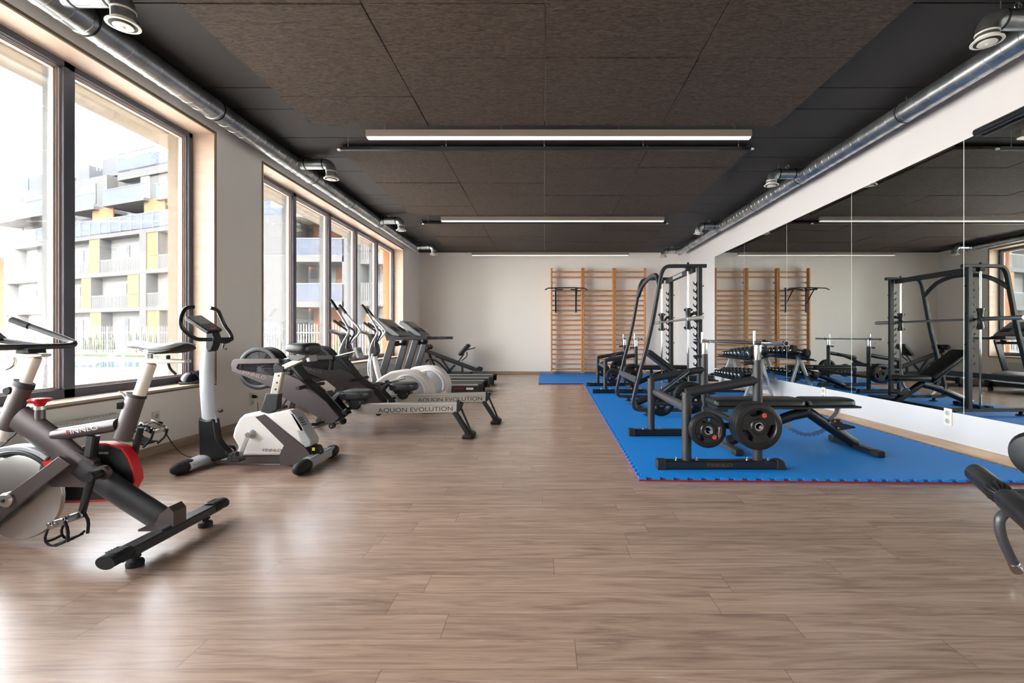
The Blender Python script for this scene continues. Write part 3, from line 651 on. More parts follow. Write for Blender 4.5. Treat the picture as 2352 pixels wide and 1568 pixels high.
# ================================================================== SMITH MACHINE
r_ = thing('smith_machine', 'tall black Smith machine with chrome guide rods on the blue mat', 'rack', (1.6, 6.5, ZM))
YA, YBk = 5.85, 7.16
prof = [(1.995, 1.866), (1.60, 1.864), (1.50, 1.862), (1.452, 1.80), (1.43, 1.70), (1.326, 1.107), (1.186, .576), (1.108, .27), (1.09, .17), (1.115, .10), (1.20, .093), (2.25, .093)]
for Y in (YA, YBk):
    pts = [V((x, Y, z)) for x, z in prof]; pts = [pts[0]]+chaikin(pts[1:-1], 2)+[pts[-1]]
    MB().rt(pts, .055, .042).obj('side_frame', 'dgrey', r_)
    MB().rt([(1.915, Y, .10), (1.915, Y, 1.85)], .055, .06).obj('rear_upright', 'dgrey', r_)
    MB().cyl((1.772, Y, .11), (1.772, Y, 1.85), .0125, n=14).obj('guide_rod', 'chrome', r_)
    mb = MB(); mb.cyl((1.772, Y, 1.83), (1.772, Y, 1.91), .014, n=10); mb.bb(1.745, 1.80, Y-.03, Y+.03, 1.80, 1.845); mb.bb(1.745, 1.80, Y-.03, Y+.03, .11, .14); mb.obj('rod_clamp', 'matblack', r_)
    mb = MB(); d = -.034 if Y == YA else .034
    mb.bb(1.888, 1.90, Y-.006, Y+.006, .60, 1.70)
    for k in range(12):
        z = 1.672-k*.0905
        h = [(1.895, z-.085), (1.882, z-.078), (1.872, z-.05), (1.848, z-.037), (1.838, z-.022), (1.836, z), (1.843, z), (1.85, z-.02), (1.862, z-.026), (1.874, z-.018), (1.878, z-.002), (1.895, z)]
        mb.prism([V((a, Y-.006, b)) for a, b in h], (0, .012, 0))
    mb.obj('hook_rail', 'black', r_)
    cz = 1.212
    prof2 = [(0, .036), (.08, .04), (.2, .032), (.5, .024), (.8, .032), (.92, .04), (1, .036)]
    MB().lathe((1.772, Y, cz-.13), (0, 0, .265), prof2, 16).obj('carriage', 'black', r_)
    mb = MB()
    for z in (cz-.107, cz+.112):
        mb.cyl((1.735, Y-.01, z), (1.81, Y-.01, z), .011, n=10); mb.ell((1.728, Y-.01, z), (.012, .014, .014), 10, 6); mb.ell((1.817, Y-.01, z), (.012, .014, .014), 10, 6)
    mb.obj('carriage_roller', 'matblack', r_)
    MB().rt([(1.79, Y+(.06 if Y == YA else -.06), cz), (1.83, Y+(.05 if Y == YA else -.05), cz+.06), (1.885, Y, cz+.085), (1.9, Y, cz+.06)], .02, .035).obj('safety_hook', 'black', r_)
    for x in (1.27, 2.1):
        mb = MB(); mb.lathe((x, Y, ZM), (0, 0, .05), [(0, .055), (.2, .05), (.35, .022), (1, .022)], 18); mb.obj('foot_pad', 'rubber', r_)
    mb = MB()
    for x, z in ((1.945, 1.62), (1.945, 1.28), (1.945, .9)): mb.cyl((x, Y, z), (x+.02, Y, z), .008, n=8)
    mb.obj('bolt', 'matblack', r_)
    s = -1 if Y == YA else 1
    MB().lathe((1.772, Y+s*.03, cz), (0, s*.5, 0), [(0, .03), (.04, .03), (.05, .0245), (.97, .0245), (1, .022)], 18).obj('bar_sleeve', 'alu', r_)
MB().cyl((1.772, YA, 1.212), (1.772, YBk, 1.212), .0145, n=14).obj('bar_shaft', 'steel', r_)
MB().bb(1.83, 1.87, YA, YBk, 1.79, 1.86).obj('top_crossbeam', 'dgrey', r_, bev=.006)
o = MB().bb(1.8285, 1.8295, 6.3, 6.75, 1.805, 1.845).obj('name_plate', 'silver', r_)
MB().bb(2.17, 2.22, YA, YBk, .07, .115).obj('base_crossbeam', 'dgrey', r_, bev=.006)
arch = [(1.425, YA, 1.60), (1.43, 5.98, 1.70), (1.46, 6.15, 1.79), (1.49, 6.5, 1.84), (1.46, 6.85, 1.79), (1.43, 7.03, 1.70), (1.425, YBk, 1.60)]
MB().rt(arch, .04, .05, side=(1, 0, .15), ch=1).obj('arch_beam', 'dgrey', r_)
MB().rt([(1.145, YA, .455), (1.145, YBk, .455)], .04, .075, side=(1, 0, 0)).obj('front_crossbeam', 'gun', r_)

# ================================================================== DUMBBELL RACK
r_ = thing('dumbbell_rack', 'two-tier silver dumbbell rack in front of the mirrors', 'rack', (3.2, 7.7, ZM))
for Y in (7.2, 8.3):
    MB().rt([(3.04, Y, .06), (3.25, Y, .60), (3.31, Y, .70)], .05, .04, ch=0).obj('front_leg', 'silver', r_)
    MB().rt([(3.465, Y, .05), (3.30, Y, .60), (3.30, Y, .66)], .05, .04).obj('rear_leg', 'silver', r_)
    MB().rt([(3.09, Y, .21), (3.42, Y, .21)], .04, .04).obj('side_brace', 'silver', r_)
    MB().bb(2.93, 3.50, Y-.025, Y+.025, ZM, .062).obj('foot', 'matblack', r_, bev=.005)
for x0, z0, x1, z1 in ((3.10, .655, 3.42, .745), (2.95, .335, 3.27, .43)):
    mb = MB()
    for t in (.18, .82):
        x, z = x0+(x1-x0)*t, z0+(z1-z0)*t
        mb.prism([V((x-.02, 7.05, z-.02)), V((x+.02, 7.05, z-.012)), V((x+.02, 7.05, z-.004)), V((x-.02, 7.05, z-.01))], (0, 1.47, 0))
    mb.prism([V((x0, 7.05, z0-.03)), V((x1, 7.05, z1-.03)), V((x1, 7.05, z1-.015)), V((x0, 7.05, z0-.015))], (0, .02, 0)); mb.prism([V((x0, 8.51, z0-.03)), V((x1, 8.51, z1-.03)), V((x1, 8.51, z1-.015)), V((x0, 8.51, z0-.015))], (0, .02, 0))
    mb.prism([V((x0+.02, 7.05, z0-.025)), V((x1-.02, 7.05, z1-.025)), V((x1-.02, 7.05, z1-.018)), V((x0+.02, 7.05, z0-.018))], (0, 1.47, 0))
    mb.obj('shelf', 'black', r_)
def dumbbell(x, y, z, ux, uz, rad, L, label, grp):
    c = V((x, y, z)); u = V((ux, 0, uz)).normalized(); r_ = thing('dumbbell', label, 'dumbbell', c, grp)
    MB().cyl(c-u*L*.3, c+u*L*.3, .0135, n=12).obj('handle', 'chrome', r_)
    for s in (-1, 1):
        a = c+u*s*L*.5; b = c+u*s*L*.2
        h = MB().lathe(b, a-b, [(0, rad*.8), (.12, rad), (.85, rad), (1, rad*.78)], 12).obj('head', 'matblack', r_, ang=25)
        MB().lathe(a-u*s*.001, u*s*.012, [(0, rad*.74), (.3, rad*.68), (.7, rad*.45), (1, rad*.12)], 16).obj('end_cap', 'chrome', h)
ordn = ['smallest', 'second smallest', 'third smallest', 'fourth smallest', 'fifth smallest', 'sixth smallest', 'seventh smallest', 'eighth smallest', 'largest']
for row, (x0, z0, x1, z1, n, nm) in enumerate(((3.10, .69, 3.42, .78, 8, 'upper'), (2.95, .37, 3.27, .465, 9, 'lower'))):
    y = 8.44
    for k in range(n):
        rad = (.036+.0055*k) if row == 0 else (.033+.003*k); L = .20+(.015 if row == 0 else .009)*k
        cx, cz = (x0+x1)/2, (z0+z1)/2
        nrm = V((-(z1-z0), 0, x1-x0)).normalized(); lift = rad-.036
        y -= rad+.008
        dumbbell(cx+nrm.x*lift, y, cz-.012+nrm.z*lift, x1-x0, z1-z0, rad, L, f'{ordn[k] if k < n-1 else "largest"} black dumbbell on the {nm} tier of the silver rack', f'dumbbells on the {nm} tier')
        y -= rad+.008+.036

# ================================================================== LEG ROLLER BENCH at the right edge
r_ = thing('leg_curl_bench', 'black leg curl bench with foam rollers cut by the right picture edge', 'bench', (2.2, 1.8, 0))
A, B = V((1.95, 2.15, .385)), V((1.785, 1.846, .38)); D = (B-A)
MB().lathe(A, D, [(0, .022), (.02, .034), (.06, .041), (.75, .042), (.9, .039), (.97, .028), (1, .018)], 28).obj('foam_roller', 'pad', r_)
u = D.normalized(); s1 = u.orthogonal().normalized(); s2 = u.cross(s1); mb = MB()
for i in range(16):
    a = 2*math.pi*i/16; n_ = s1*math.cos(a)+s2*math.sin(a)
    mb.tube([B-D*.16+n_*.0405, B-D*.07+n_*.0385, B+n_*.024], .0035, 6)
mb.obj('roller_pleats', 'black', r_)
mb = MB(); mb.lathe(B+D*.06, D*1.0, [(0, .02), (.03, .036), (.1, .042), (.9, .042), (.98, .034), (1, .02)], 28); mb.obj('foam_roller', 'pad', r_)
MB().cyl(B-D*.05, B+D*.1, .014, n=12).obj('roller_axle', 'chrome', r_)
MB().rt([B+D*.03, V((1.98, 1.87, .37)), V((2.35, 2.0, .44))], .04, .05, side=(0, 1, 0)).obj('lever_arm', 'dgrey', r_)
lp = [W(2380, 1175, 1.95), W(2345, 1168, 1.95), W(2315, 1172, 1.95), W(2295, 1190, 1.95), W(2296, 1215, 1.95), W(2304, 1244, 1.95), W(2337, 1311, 1.95)]
MB().tube(lp, .0185, 14, ch=2).obj('leg', 'gun', r_)
a, b = W(2328, 1292, 1.95), W(2338, 1313, 1.95); b.z = max(b.z, .012)
MB().lathe(a, b-a, [(0, .0195), (.1, .021), (.9, .021), (1, .018)], 16).obj('leg_cap', 'chrome', r_)
c = V((2.04, 1.93, .515)); rot = Matrix.Rotation(R(20), 3, 'Z')
MB().lathe(c+V((-.03, .02, -.012)), V((.32, .10, .03)), [(0, .05), (.02, .085), (.08, .10), (.9, .10), (.98, .085), (1, .05)], 32).obj('thigh_roller', 'pad', r_)
MB().tube([W(2380, 1175, 1.95), (2.45, 2.0, .30), (2.5, 2.0, .45)], .0185, 12, ch=1).obj('frame_tube', 'gun', r_)
MB().bb(2.35, 2.95, 1.82, 2.2, .45, .52).obj('seat', 'pad', r_, bev=.03, seg=4)
MB().tube([(2.9, 2.0, .45), (2.95, 2.0, .03)], .025, 12).obj('leg', 'gun', r_)
MB().bb(2.92, 2.98, 1.75, 2.25, 0, .035).obj('foot', 'black', r_, bev=.008)

# ================================================================== SPINNING BIKE (front left)
Yc = 2.28
r_ = thing('spinning_bike', 'dark grey spinning bike with steel flywheel at the left edge, nearest the camera', 'exercise bike', (-2.3, Yc, 0))
P = lambda a, b, Y=None: W(a, b, Yc if Y is None else Y)
def at_y(p, y): return V((p.x, y, p.z))
MB().el([P(45, 958), P(120, 1012), P(190, 1072)], .030, .066, n=20).obj('front_beam', 'gunb', r_)
MB().el([P(185, 1068), P(290, 1140), P(392, 1205)], .032, .062, n=20).obj('rear_beam', 'dgrey', r_)
MB().pp([(110, 1035), (160, 1020), (222, 1055), (226, 1112), (200, 1116), (128, 1115), (98, 1085)], Yc, Yc-.022, Yc+.022).obj('gusset_plate', 'gunb', r_, bev=.004)
for s in (-1, 1):
    MB().pp([(162, 1041), (189, 1059), (120, 1112), (55, 1165), (-70, 1262), (-95, 1235), (20, 1145), (110, 1080)], Yc, Yc+s*.05-.008, Yc+s*.05+.008).obj('fork_plate', 'gunb', r_, bev=.003)
o = MB().el([P(128, 999), P(200, 987), P(272, 975)], .030, .030, n=20).obj('top_tube', 'gunb', r_)
a, b = P(195, 986), P(240, 979); d = (b-a).normalized(); up = V((-d.z, 0, d.x))
text('INNLO', .021, P(207, 984)+V((0, -.0305, 0)), d, up, 'lettw', o, wide=1.5)
text('F', .021, P(170, 990)+V((0, -.0305, 0)), d, up, 'red', o, wide=1.5)
MB().rt([P(215, 1000), P(208, 1046)], .04, .04).obj('strut', 'dgrey', r_)
MB().el([P(313, 909), P(281, 1008)], .026, .043, n=20).obj('seat_sleeve', 'gunb', r_)
mb = MB(); mb.el([P(314, 905), P(312.5, 911)], .029, .047, n=20); mb.obj('sleeve_clamp', 'matblack', r_)
MB().el([P(346, 834), P(312, 930)], .020, .029, n=20).obj('seat_post', 'cream', r_)
mb = MB(); mb.lathe(P(287, 930), V((-.022, -.02, 0)), [(0, .012), (.3, .019), (1, .017)], 12); mb.obj('adjusting_knob', 'matblack', r_)
MB().tube([P(291, 915), P(283, 905), P(273, 899)], .006, 8).obj('clamp_lever', 'cream', r_)
sl = MB().pp([(323, 822), (390, 824), (433, 826), (433, 833), (390, 834), (345, 834), (325, 828)], Yc, Yc-.022, Yc+.022).obj('seat_slider', 'cream', r_, bev=.004)
mb = MB(); mb.tube([P(386, 815), P(386, 833), P(391, 848), P(404, 859)], .006, 8, ch=1); mb.cyl(P(386, 816), P(386, 834), .009, n=10); mb.obj('slider_lever', 'matblack', sl)
# saddle: cross sections from the nose to the wings
rings = []
for (x, yt, yb_, hw) in ((293, 789, 793, .010), (298, 783, 799, .022), (318, 780, 800, .024), (338, 784, 801, .032), (356, 788, 803, .050), (375, 786, 804, .072), (398, 782, 805, .086), (418, 781, 801, .088), (430, 785, 795, .070)):
    t, bt = P(x, yt), P(x, yb_); ring = []
    for i in range(16):
        an = 2*math.pi*i/16; yy = hw*math.cos(an); sn = math.sin(an)
        z = t.z - .10*(abs(yy)/.09)**2*.22 if sn > 0 else bt.z - .012*(abs(yy)/.09)
        dip = -.008*(1-abs(math.cos(an))) if hw > .06 and sn > 0 else 0
        m = (t.z+bt.z)/2; z = m+(z-m)*abs(sn)**.55+dip
        ring.append(V((t.x, Yc+yy, z)))
    rings.append(ring)
sad = MB().loft(rings).obj('saddle', 'silver', r_, sub=1, ang=60)
rings = []
for (x, yt, yb_, hw) in ((350, 796, 805, .040), (372, 795, 810, .066), (398, 792, 811, .080), (420, 788, 806, .083), (433, 786, 797, .066)):
    t, bt = P(x, yt), P(x, yb_)
    rings.append([V((t.x, Yc+hw*math.cos(an), (t.z+bt.z)/2-.012*abs(math.cos(an))+(t.z-bt.z)/2*math.sin(an))) for an in [2*math.pi*i/16 for i in range(16)]])
MB().loft(rings).obj('saddle_base', 'matblack', sad, sub=1, ang=60)
mb = MB()
for s in (-1, 1): mb.tube([at_y(P(322, 800), Yc+s*.012), at_y(P(340, 812), Yc+s*.02), at_y(P(375, 812), Yc+s*.022), at_y(P(405, 803), Yc+s*.04)], .0035, 8, ch=1)
mb.obj('saddle_rail', 'chrome', sad)
mb = MB(); mb.lathe(P(343, 806)+V((0, -.02, 0)), (0, .04, 0), [(0, .012), (1, .012)], 12); mb.cyl(P(343, 806), P(343, 823), .014, n=12); mb.obj('saddle_clamp', 'chrome', sad)
# head and handlebar post
MB().el([P(54, 884), P(13, 984)], .027, .044, n=20).obj('head_sleeve', 'gunb', r_)
mb = MB(); mb.el([P(57, 877), P(53, 888)], .030, .048, n=20); mb.lathe(P(28, 896), V((.004, -.03, 0)), [(0, .012), (.4, .02), (1, .016)], 12); mb.obj('sleeve_clamp', 'matblack', r_)
MB().el([P(83, 820), P(5, 1010)], .019, .026, n=20).obj('handlebar_post', 'cream', r_)
MB().pp([(15, 810), (108, 812), (108, 818), (86, 821), (20, 820)], Yc, Yc-.024, Yc+.024).obj('handlebar_slider', 'cream', r_, bev=.004)
MB().tube([P(33, 820), P(35, 832), P(28, 842), P(14, 848)], .006, 8, ch=1).obj('slider_lever', 'alu', r_)
MB().pp([(58, 799), (86, 799), (88, 811), (55, 811)], Yc, Yc-.04, Yc+.04).obj('stem_block', 'matblack', r_, bev=.004)
mb = MB(); X0, Z0 = -2.485, .949
hb = [(-2.80, 2.06, 1.085), (-2.74, 2.05, 1.06), (-2.50, 2.04, .972), (-2.475, 2.06, .955), (X0, 2.10, Z0), (X0, 2.46, Z0), (-2.475, 2.50, .955), (-2.50, 2.52, .972), (-2.74, 2.51, 1.06), (-2.80, 2.50, 1.085)]
mb.tube(hb, .0145, 14, ch=2); mb.tube([(X0, 2.36, Z0), (-2.6, 2.35, .965), (-2.85, 2.33, 1.01)], .0135, 12, ch=1); mb.tube([(X0, 2.2, Z0), (-2.6, 2.21, .965), (-2.85, 2.23, 1.01)], .0135, 12, ch=1)
mb.obj('handlebar', 'gun', r_)
for y in ((2.506, 2.50), (2.053, 2.06)): MB().cyl((-2.72, y[0], 1.053), (-2.805, y[1], 1.087), .0165, n=14).obj('hand_grip', 'matblack', r_)
MB().prism([(-2.66, 2.2, .985), (-2.66, 2.36, .985), (-2.76, 2.36, 1.07), (-2.76, 2.2, 1.07)], (-.03, 0, -.015)).obj('bike_computer', 'dgrey', r_, bev=.006)
# flywheel
fc = P(43, 1139, 2.27); fc.y = Yc
MB().lathe(fc-V((0, .014, 0)), (0, .028, 0), [(0, .03), (0, .188), (.05, .192), (.12, .204), (.3, .208), (.45, .203), (.55, .203), (.7, .208), (.88, .204), (.95, .192), (1, .188), (1, .03)], 64).obj('flywheel', 'steel', r_)
mb = MB(); mb.lathe(fc-V((0, .075, 0)), (0, .15, 0), [(0, .026), (.05, .034), (.25, .034), (.3, .02), (.7, .02), (.75, .034), (.95, .034), (1, .026)], 28); mb.obj('flywheel_hub', 'alu', r_)
MB().cyl(fc-V((0, .08, 0)), fc+V((0, .08, 0)), .008, n=10).obj('axle_bolt', 'matblack', r_)
arc = [(fc.x+.225*math.cos(R(q)), fc.z+.225*math.sin(R(q))) for q in range(118, 30, -8)]; arc2 = [(fc.x+.202*math.cos(R(q)), fc.z+.202*math.sin(R(q))) for q in range(34, 120, 8)]
MB().prism([V((x, Yc-.035, z)) for x, z in arc+arc2], (0, .07, 0)).obj('brake_shroud', 'dgrey', r_, bev=.006)
a = [(fc.x+.262*math.cos(R(q)), fc.z+.245*math.sin(R(q))) for q in range(108, 50, -8)]; a2 = [(fc.x+.222*math.cos(R(q)), fc.z+.222*math.sin(R(q))) for q in range(50, 112, 8)]
MB().prism([V((x, Yc-.03, z)) for x, z in a+a2], (0, .06, 0)).obj('shroud_top', 'silver', r_, bev=.005)
MB().pp([(115, 1055), (138, 1052), (142, 1060), (122, 1070)], Yc, Yc-.037, Yc-.034).obj('shroud_sticker', 'red', r_)
# resistance knob
kb = P(92, 962); mb = MB(); mb.cyl(kb-V((0, 0, .02)), kb+V((0, 0, .045)), .021, .019, n=18); mb.obj('knob_stem', 'gunb', r_)
MB().lathe(kb+V((0, 0, .04)), (0, 0, .022), [(0, .019), (.3, .019), (.35, .022), (1, .022)], 18).obj('knob_collar', 'alu', r_)
mb = MB(); n = 60; prof = ((0, .016), (.02, .024), (.028, .038), (.038, .042), (.046, .036), (.05, .01)); kz = kb.z+.062; vs = []
for zz, rr in prof:
    for i in range(n):
        an = 2*math.pi*i/n; q = rr*(1+.09*math.cos(6*an)*(rr > .03)); vs.append((kb.x+q*math.cos(an), kb.y+q*math.sin(an), kz+zz*.8))
mb.add(vs, [(j*n+i, j*n+(i+1) % n, (j+1)*n+(i+1) % n, (j+1)*n+i) for j in range(5) for i in range(n)]+[tuple(range(n)), tuple(range(5*n, 6*n))]); mb.obj('resistance_knob', 'red', r_)
# belt cover behind the frame
gp = [(70, 1108), (130, 1060), (213, 1018), (250, 1018), (285, 1028), (301, 1050), (313, 1085), (314, 1102), (300, 1128), (268, 1146), (155, 1150), (75, 1150)]
cov = MB().pp(gp, 2.34, 2.325, 2.375).obj('belt_cover', 'matblack', r_, bev=.006)
q = [W(a, b, 2.34) for a, b in gp]; MB().rt([V((p.x, 2.35, p.z)) for p in q]+[V((q[0].x, 2.35, q[0].z))], .052, .010).obj('red_trim', 'red', cov)
mb = MB(); c = W(238, 1040, 2.323); mb.box(c, (.045, .002, .010)); mb.obj('cover_label', 'silver', cov)
# cranks and pedals
cc = V((-2.075, 2.19, .358))
mb = MB(); mb.lathe((cc.x, Yc-.062, cc.z), (0, .026, 0), [(0, .034), (1, .034)], 24); mb.obj('bottom_bracket', 'gunb', r_)
for s in (-1, 1):
    y = Yc+s*.105; dx, dz = (-.045, -.172) if s < 0 else (.045, .172)
    mb = MB(); mb.cyl((cc.x, Yc+s*.06, cc.z), (cc.x, y+s*.016, cc.z), .022, n=18); e_ = V((cc.x+dx, y, cc.z+dz))
    mb.sweep([(cc.x-dx*.1, y, cc.z-dz*.1), (cc.x+dx*.5, y, cc.z+dz*.5), e_+V((dx, 0, dz))*.07], lambda i: [(a*.011, b*(.018, .0145, .013)[i]) for a, b in ((1, -.6), (1, .6), (.6, 1), (-.6, 1), (-1, .6), (-1, -.6), (-.6, -1), (.6, -1))], side=(0, 1, 0))
    cr = mb.obj('crank_arm', 'black', r_)
    pe = e_+V((0, s*.075, 0)); rt_ = Matrix.Rotation(R(-18 if s < 0 else 25), 3, 'Y')
    mb = MB(); mb.cyl(e_, e_+V((0, s*.12, 0)), .007, n=10); mb.box(pe, (.085, .06, .020), rt_); mb.box(pe+rt_ @ V((.03, 0, 0)), (.02, .085, .028), rt_); mb.box(pe+rt_ @ V((-.03, 0, 0)), (.02, .085, .028), rt_)
    for q_ in (-.035, .035): mb.box(pe+V((0, q_, .0)), (.09, .006, .032), rt_)
    pd = mb.obj('pedal', 'chrome', cr, bev=.003, seg=1)
    mb = MB(); f = lambda x, yy, z: pe+rt_ @ V((x, yy, z))
    for yy in (-.035, .035): mb.tube([f(-.045, yy, -.01), f(-.075, yy, -.05), f(-.06, yy, -.085), f(-.01, yy, -.09), f(.03, yy, -.075)], .005, 6, ch=1)
    mb.tube([f(-.07, -.035, -.06), f(-.08, 0, -.065), f(-.07, .035, -.06)], .006, 6, ch=1); mb.tube([f(-.03, -.04, -.09), f(-.03, .04, -.09)], .006, 6)
    mb.box(f(-.01, 0, -.085), (.06, .075, .008), rt_); mb.tube([f(.045, -.045, 0), f(.05, -.047, -.04), f(.03, -.045, -.09)], .006, 6, ch=1); mb.tube([f(.045, .045, 0), f(.05, .047, -.04), f(.03, .045, -.09)], .006, 6, ch=1)
    mb.obj('toe_cage', 'rubber', pd)
# stabilisers
for x, fr in ((-1.785, 0), (-2.95, 1)):
    st = MB().rt([(x, 1.98, .078), (x, 2.58, .078)], .07, .045, side=(1, 0, 0)).obj('stabiliser_bar', 'gun', r_)
    for s in (-1, 1):
        mb = MB()
        mb.el([(x, 2.28+s*.25, .080), (x, 2.28+s*.335, .080), (x, 2.28+s*.352, .078)], .040, .029, side=(1, 0, 0), n=20)
        for k in range(5): mb.tube([(x-.025, 2.28+s*(.27+k*.013), .108), (x+.025, 2.28+s*(.27+k*.013), .108)], .003, 6)
        mb.obj('end_cap', 'rubber', st)
    for y in (2.07, 2.50):
        MB().lathe((x, y, 0), (0, 0, .055), [(0, .032), (.25, .034), (.45, .03), (.5, .014), (.7, .014), (.72, .022), (1, .02)], 20).obj('levelling_foot', 'rubber', st)
    mb = MB()
    if not fr: mb.prism([V((x-.07, 2.24, .10)), V((x+.035, 2.24, .10)), V((x+.035, 2.24, .17)), V((x+.012, 2.24, .195)), V((x-.03, 2.24, .16)), V((x-.05, 2.24, .118))], (0, .08, 0)); mb.bb(x-.09, x+.02, 2.19, 2.33, .10, .108)
    else: mb.rt([(x+.0, 2.28, .09), (x+.2, 2.28, .18)], .05, .05)
    mb.obj('stabiliser_bracket', 'gunb', st)
MB().tube([P(42, 985), P(36, 998), P(22, 1008), P(5, 1025), P(-20, 1035)], .003, 6, ch=2).obj('sensor_cable', 'rubber', r_)
MB().tube([P(40, 988), P(55, 995), P(62, 1005), P(80, 1014), P(95, 1020)], .0022, 6, ch=2).obj('sensor_cable', 'rubber', r_)

# ================================================================== UPRIGHT BIKE
Yc = 3.70
r_ = thing('upright_bike', 'white and dark grey upright exercise bike with a tall pale mast', 'exercise bike', (-2.2, Yc, 0))
MB().pp([(598, 953), (622, 949), (712, 1023), (729, 1046), (722, 1056), (700, 1062), (500, 1062), (499, 1049), (655, 1042), (662, 1020)], Yc, Yc-.035, Yc+.035).obj('main_frame', 'gunb', r_, bev=.006)
MB().pp([(601, 954), (616, 902), (644, 904), (641, 939), (622, 950)], Yc, Yc-.034, Yc+.034).obj('seat_tube', 'dgrey', r_, bev=.006)
MB().rt([P(633, 904), P(644, 852)], .045, .062).obj('seat_post', 'alu', r_)
mb = MB()
for (a, b) in ((644, 862), (640, 878), (637, 893)): mb.lathe(P(a, b)+V((0, -.024, 0)), (0, .002, 0), [(0, .008), (1, .008)], 10)
mb.obj('index_hole', 'black', r_)
MB().pp([(634, 856), (633, 838), (641, 834), (656, 842), (656, 853)], Yc, Yc-.03, Yc+.03).obj('post_collar', 'matblack', r_, bev=.004)
MB().rt([P(650, 845), P(696, 824)], .045, .038).obj('seat_slider', 'alu', r_)
MB().pp([(662, 816), (706, 814), (706, 820), (690, 828), (672, 826)], Yc, Yc-.035, Yc+.035).obj('seat_bracket', 'congrey', r_, bev=.004)
rings = []
for (x, zt, zb, hw) in ((-2.02, .925, .895, .05), (-1.99, .945, .875, .085), (-1.93, .950, .865, .115), (-1.86, .95, .855, .128), (-1.80, .952, .853, .132), (-1.775, .945, .86, .11), (-1.765, .93, .88, .07)):
    x -= .0; ring = []
    for i in range(20):
        an = 2*math.pi*i/20; c_, s_ = math.cos(an), math.sin(an); m = (zt+zb)/2; hh = (zt-zb)/2
        ring.append(V((x*.86-.262, Yc+hw*(abs(c_)**.6)*(1 if c_ > 0 else -1), m+hh*(abs(s_)**.6)*(1 if s_ > 0 else -1))))
    rings.append(ring)
MB().loft(rings).obj('saddle', 'pad', r_, sub=1, ang=60)
MB().lathe(P(667, 855)+V((0, -.03, 0)), (0, .06, 0), [(0, .014), (.3, .022), (.7, .022), (1, .014)], 14).obj('adjusting_knob', 'matblack', r_)
hs = MB().pp([(544, 999), (549, 980), (560, 959), (571, 949), (602, 943), (622, 948), (670, 939), (697, 984), (710, 1021), (690, 1030), (661, 1042), (551, 1042), (558, 1022)], Yc, Yc-.062, Yc+.062).obj('belt_housing', 'white', r_, bev=.02, seg=4)
text('FINNLO', .021, P(625, 1034, 3.628), (1, 0, 0), (0, 0, 1), 'lettr', hs, wide=1.45)
MB().pp([(625, 951), (668, 941), (698, 984), (697, 990), (684, 988), (668, 982)], Yc-.06, Yc-.068, Yc-.055).obj('access_panel', 'white', hs, bev=.004)
sp_ = MB().pp([(672, 939), (688, 948), (712, 988), (724, 1008), (723, 1020), (709, 1024), (697, 983)], Yc, Yc-.068, Yc+.068).obj('rear_trim', 'silver', r_, bev=.008, seg=3)
mb = MB()
for k in range(4): mb.box(P(690+k*3.2, 959+k*5, 3.63), (.032, .003, .009), Matrix.Rotation(R(-15), 3, 'Y'))
mb.obj('vent_slot', 'black', sp_)
MB().pp([(719, 1018), (735, 1022), (742, 1036), (736, 1050), (722, 1052)], Yc, Yc-.03, Yc+.03).obj('drive_unit', 'black', r_, bev=.008)
MB().box(P(720, 1031, 3.655), (.022, .003, .024)).obj('warning_sticker', 'yellow', r_)
# the diagonal shows outside the white housing: two outer rails
for s in (-1, 1):
    MB().pp([(598, 953), (618, 948), (712, 1023), (728, 1046), (700, 1062), (655, 1062), (652, 1042), (663, 1018)], Yc, Yc+s*.066-.006, Yc+s*.066+.006).obj('frame_cover', 'gunb', r_, bev=.003)
# crank
cc = P(589, 992); 
MB().lathe((cc.x, Yc-.085, cc.z), (0, .17, 0), [(0, .02), (.1, .034), (.9, .034), (1, .02)], 20).obj('crank_hub', 'silver', r_)
for s in (-1, 1):
    y = Yc+s*.10; dx, dz = (-.055, -.165) if s < 0 else (.055, .165)
    mb = MB(); e_ = V((cc.x+dx, y+s*.02, cc.z+dz)); mb.rt([(cc.x, y, cc.z), e_], .014, .028); mb.cyl((cc.x, Yc+s*.06, cc.z), (cc.x, y+s*.012, cc.z), .02, n=14); ca = mb.obj('crank_arm', 'alu', r_)
    pe = e_+V((0, s*.07, 0)); mb = MB(); mb.box(pe, (.13, .085, .022)); mb.box(pe+V((0, 0, .012)), (.10, .07, .01)); mb.cyl(e_, pe, .008, n=8); pd = mb.obj('pedal', 'dgrey', ca, bev=.006)
    MB().sweep([pe+V((.0, -.045, 0)), pe+V((0, -.04, .05)), pe+V((0, .04, .05)), pe+V((0, .045, 0))], [(-.015, -.0015), (.015, -.0015), (.015, .0015), (-.015, .0015)], side=(1, 0, 0)).obj('pedal_strap', 'rubber', pd)
# mast
def mast(col, pts, wx, wy, name, **k):
    rings = []
    for (a, b, hw) in pts:
        c = P(a, b); rings.append([V((c.x+hw*math.cos(t)*(1 if abs(math.cos(t)) < .5 else 1), Yc+wy*math.sin(t), c.z)) for t in [2*math.pi*i/24 for i in range(24)]])
    return MB().loft(rings).obj(name, col, r_, **k)
mast('lgrey', [(482, 970, .054), (479, 940, .052), (476, 900, .052), (475, 860, .053), (476, 830, .048), (479, 800, .042), (482, 765, .034)], .05, .036, 'mast')
MB().pp([(463, 955), (470, 960), (484, 963), (496, 960), (497, 968), (503, 1008), (512, 1020), (527, 1036), (527, 1050), (500, 1056), (467, 1056), (465, 1000)], Yc, Yc-.045, Yc+.045).obj('mast_foot', 'black', r_, bev=.012, seg=3)
MB().rt([P(466, 1052), P(700, 1055)], .05, .03).obj('floor_beam', 'dgrey', r_)
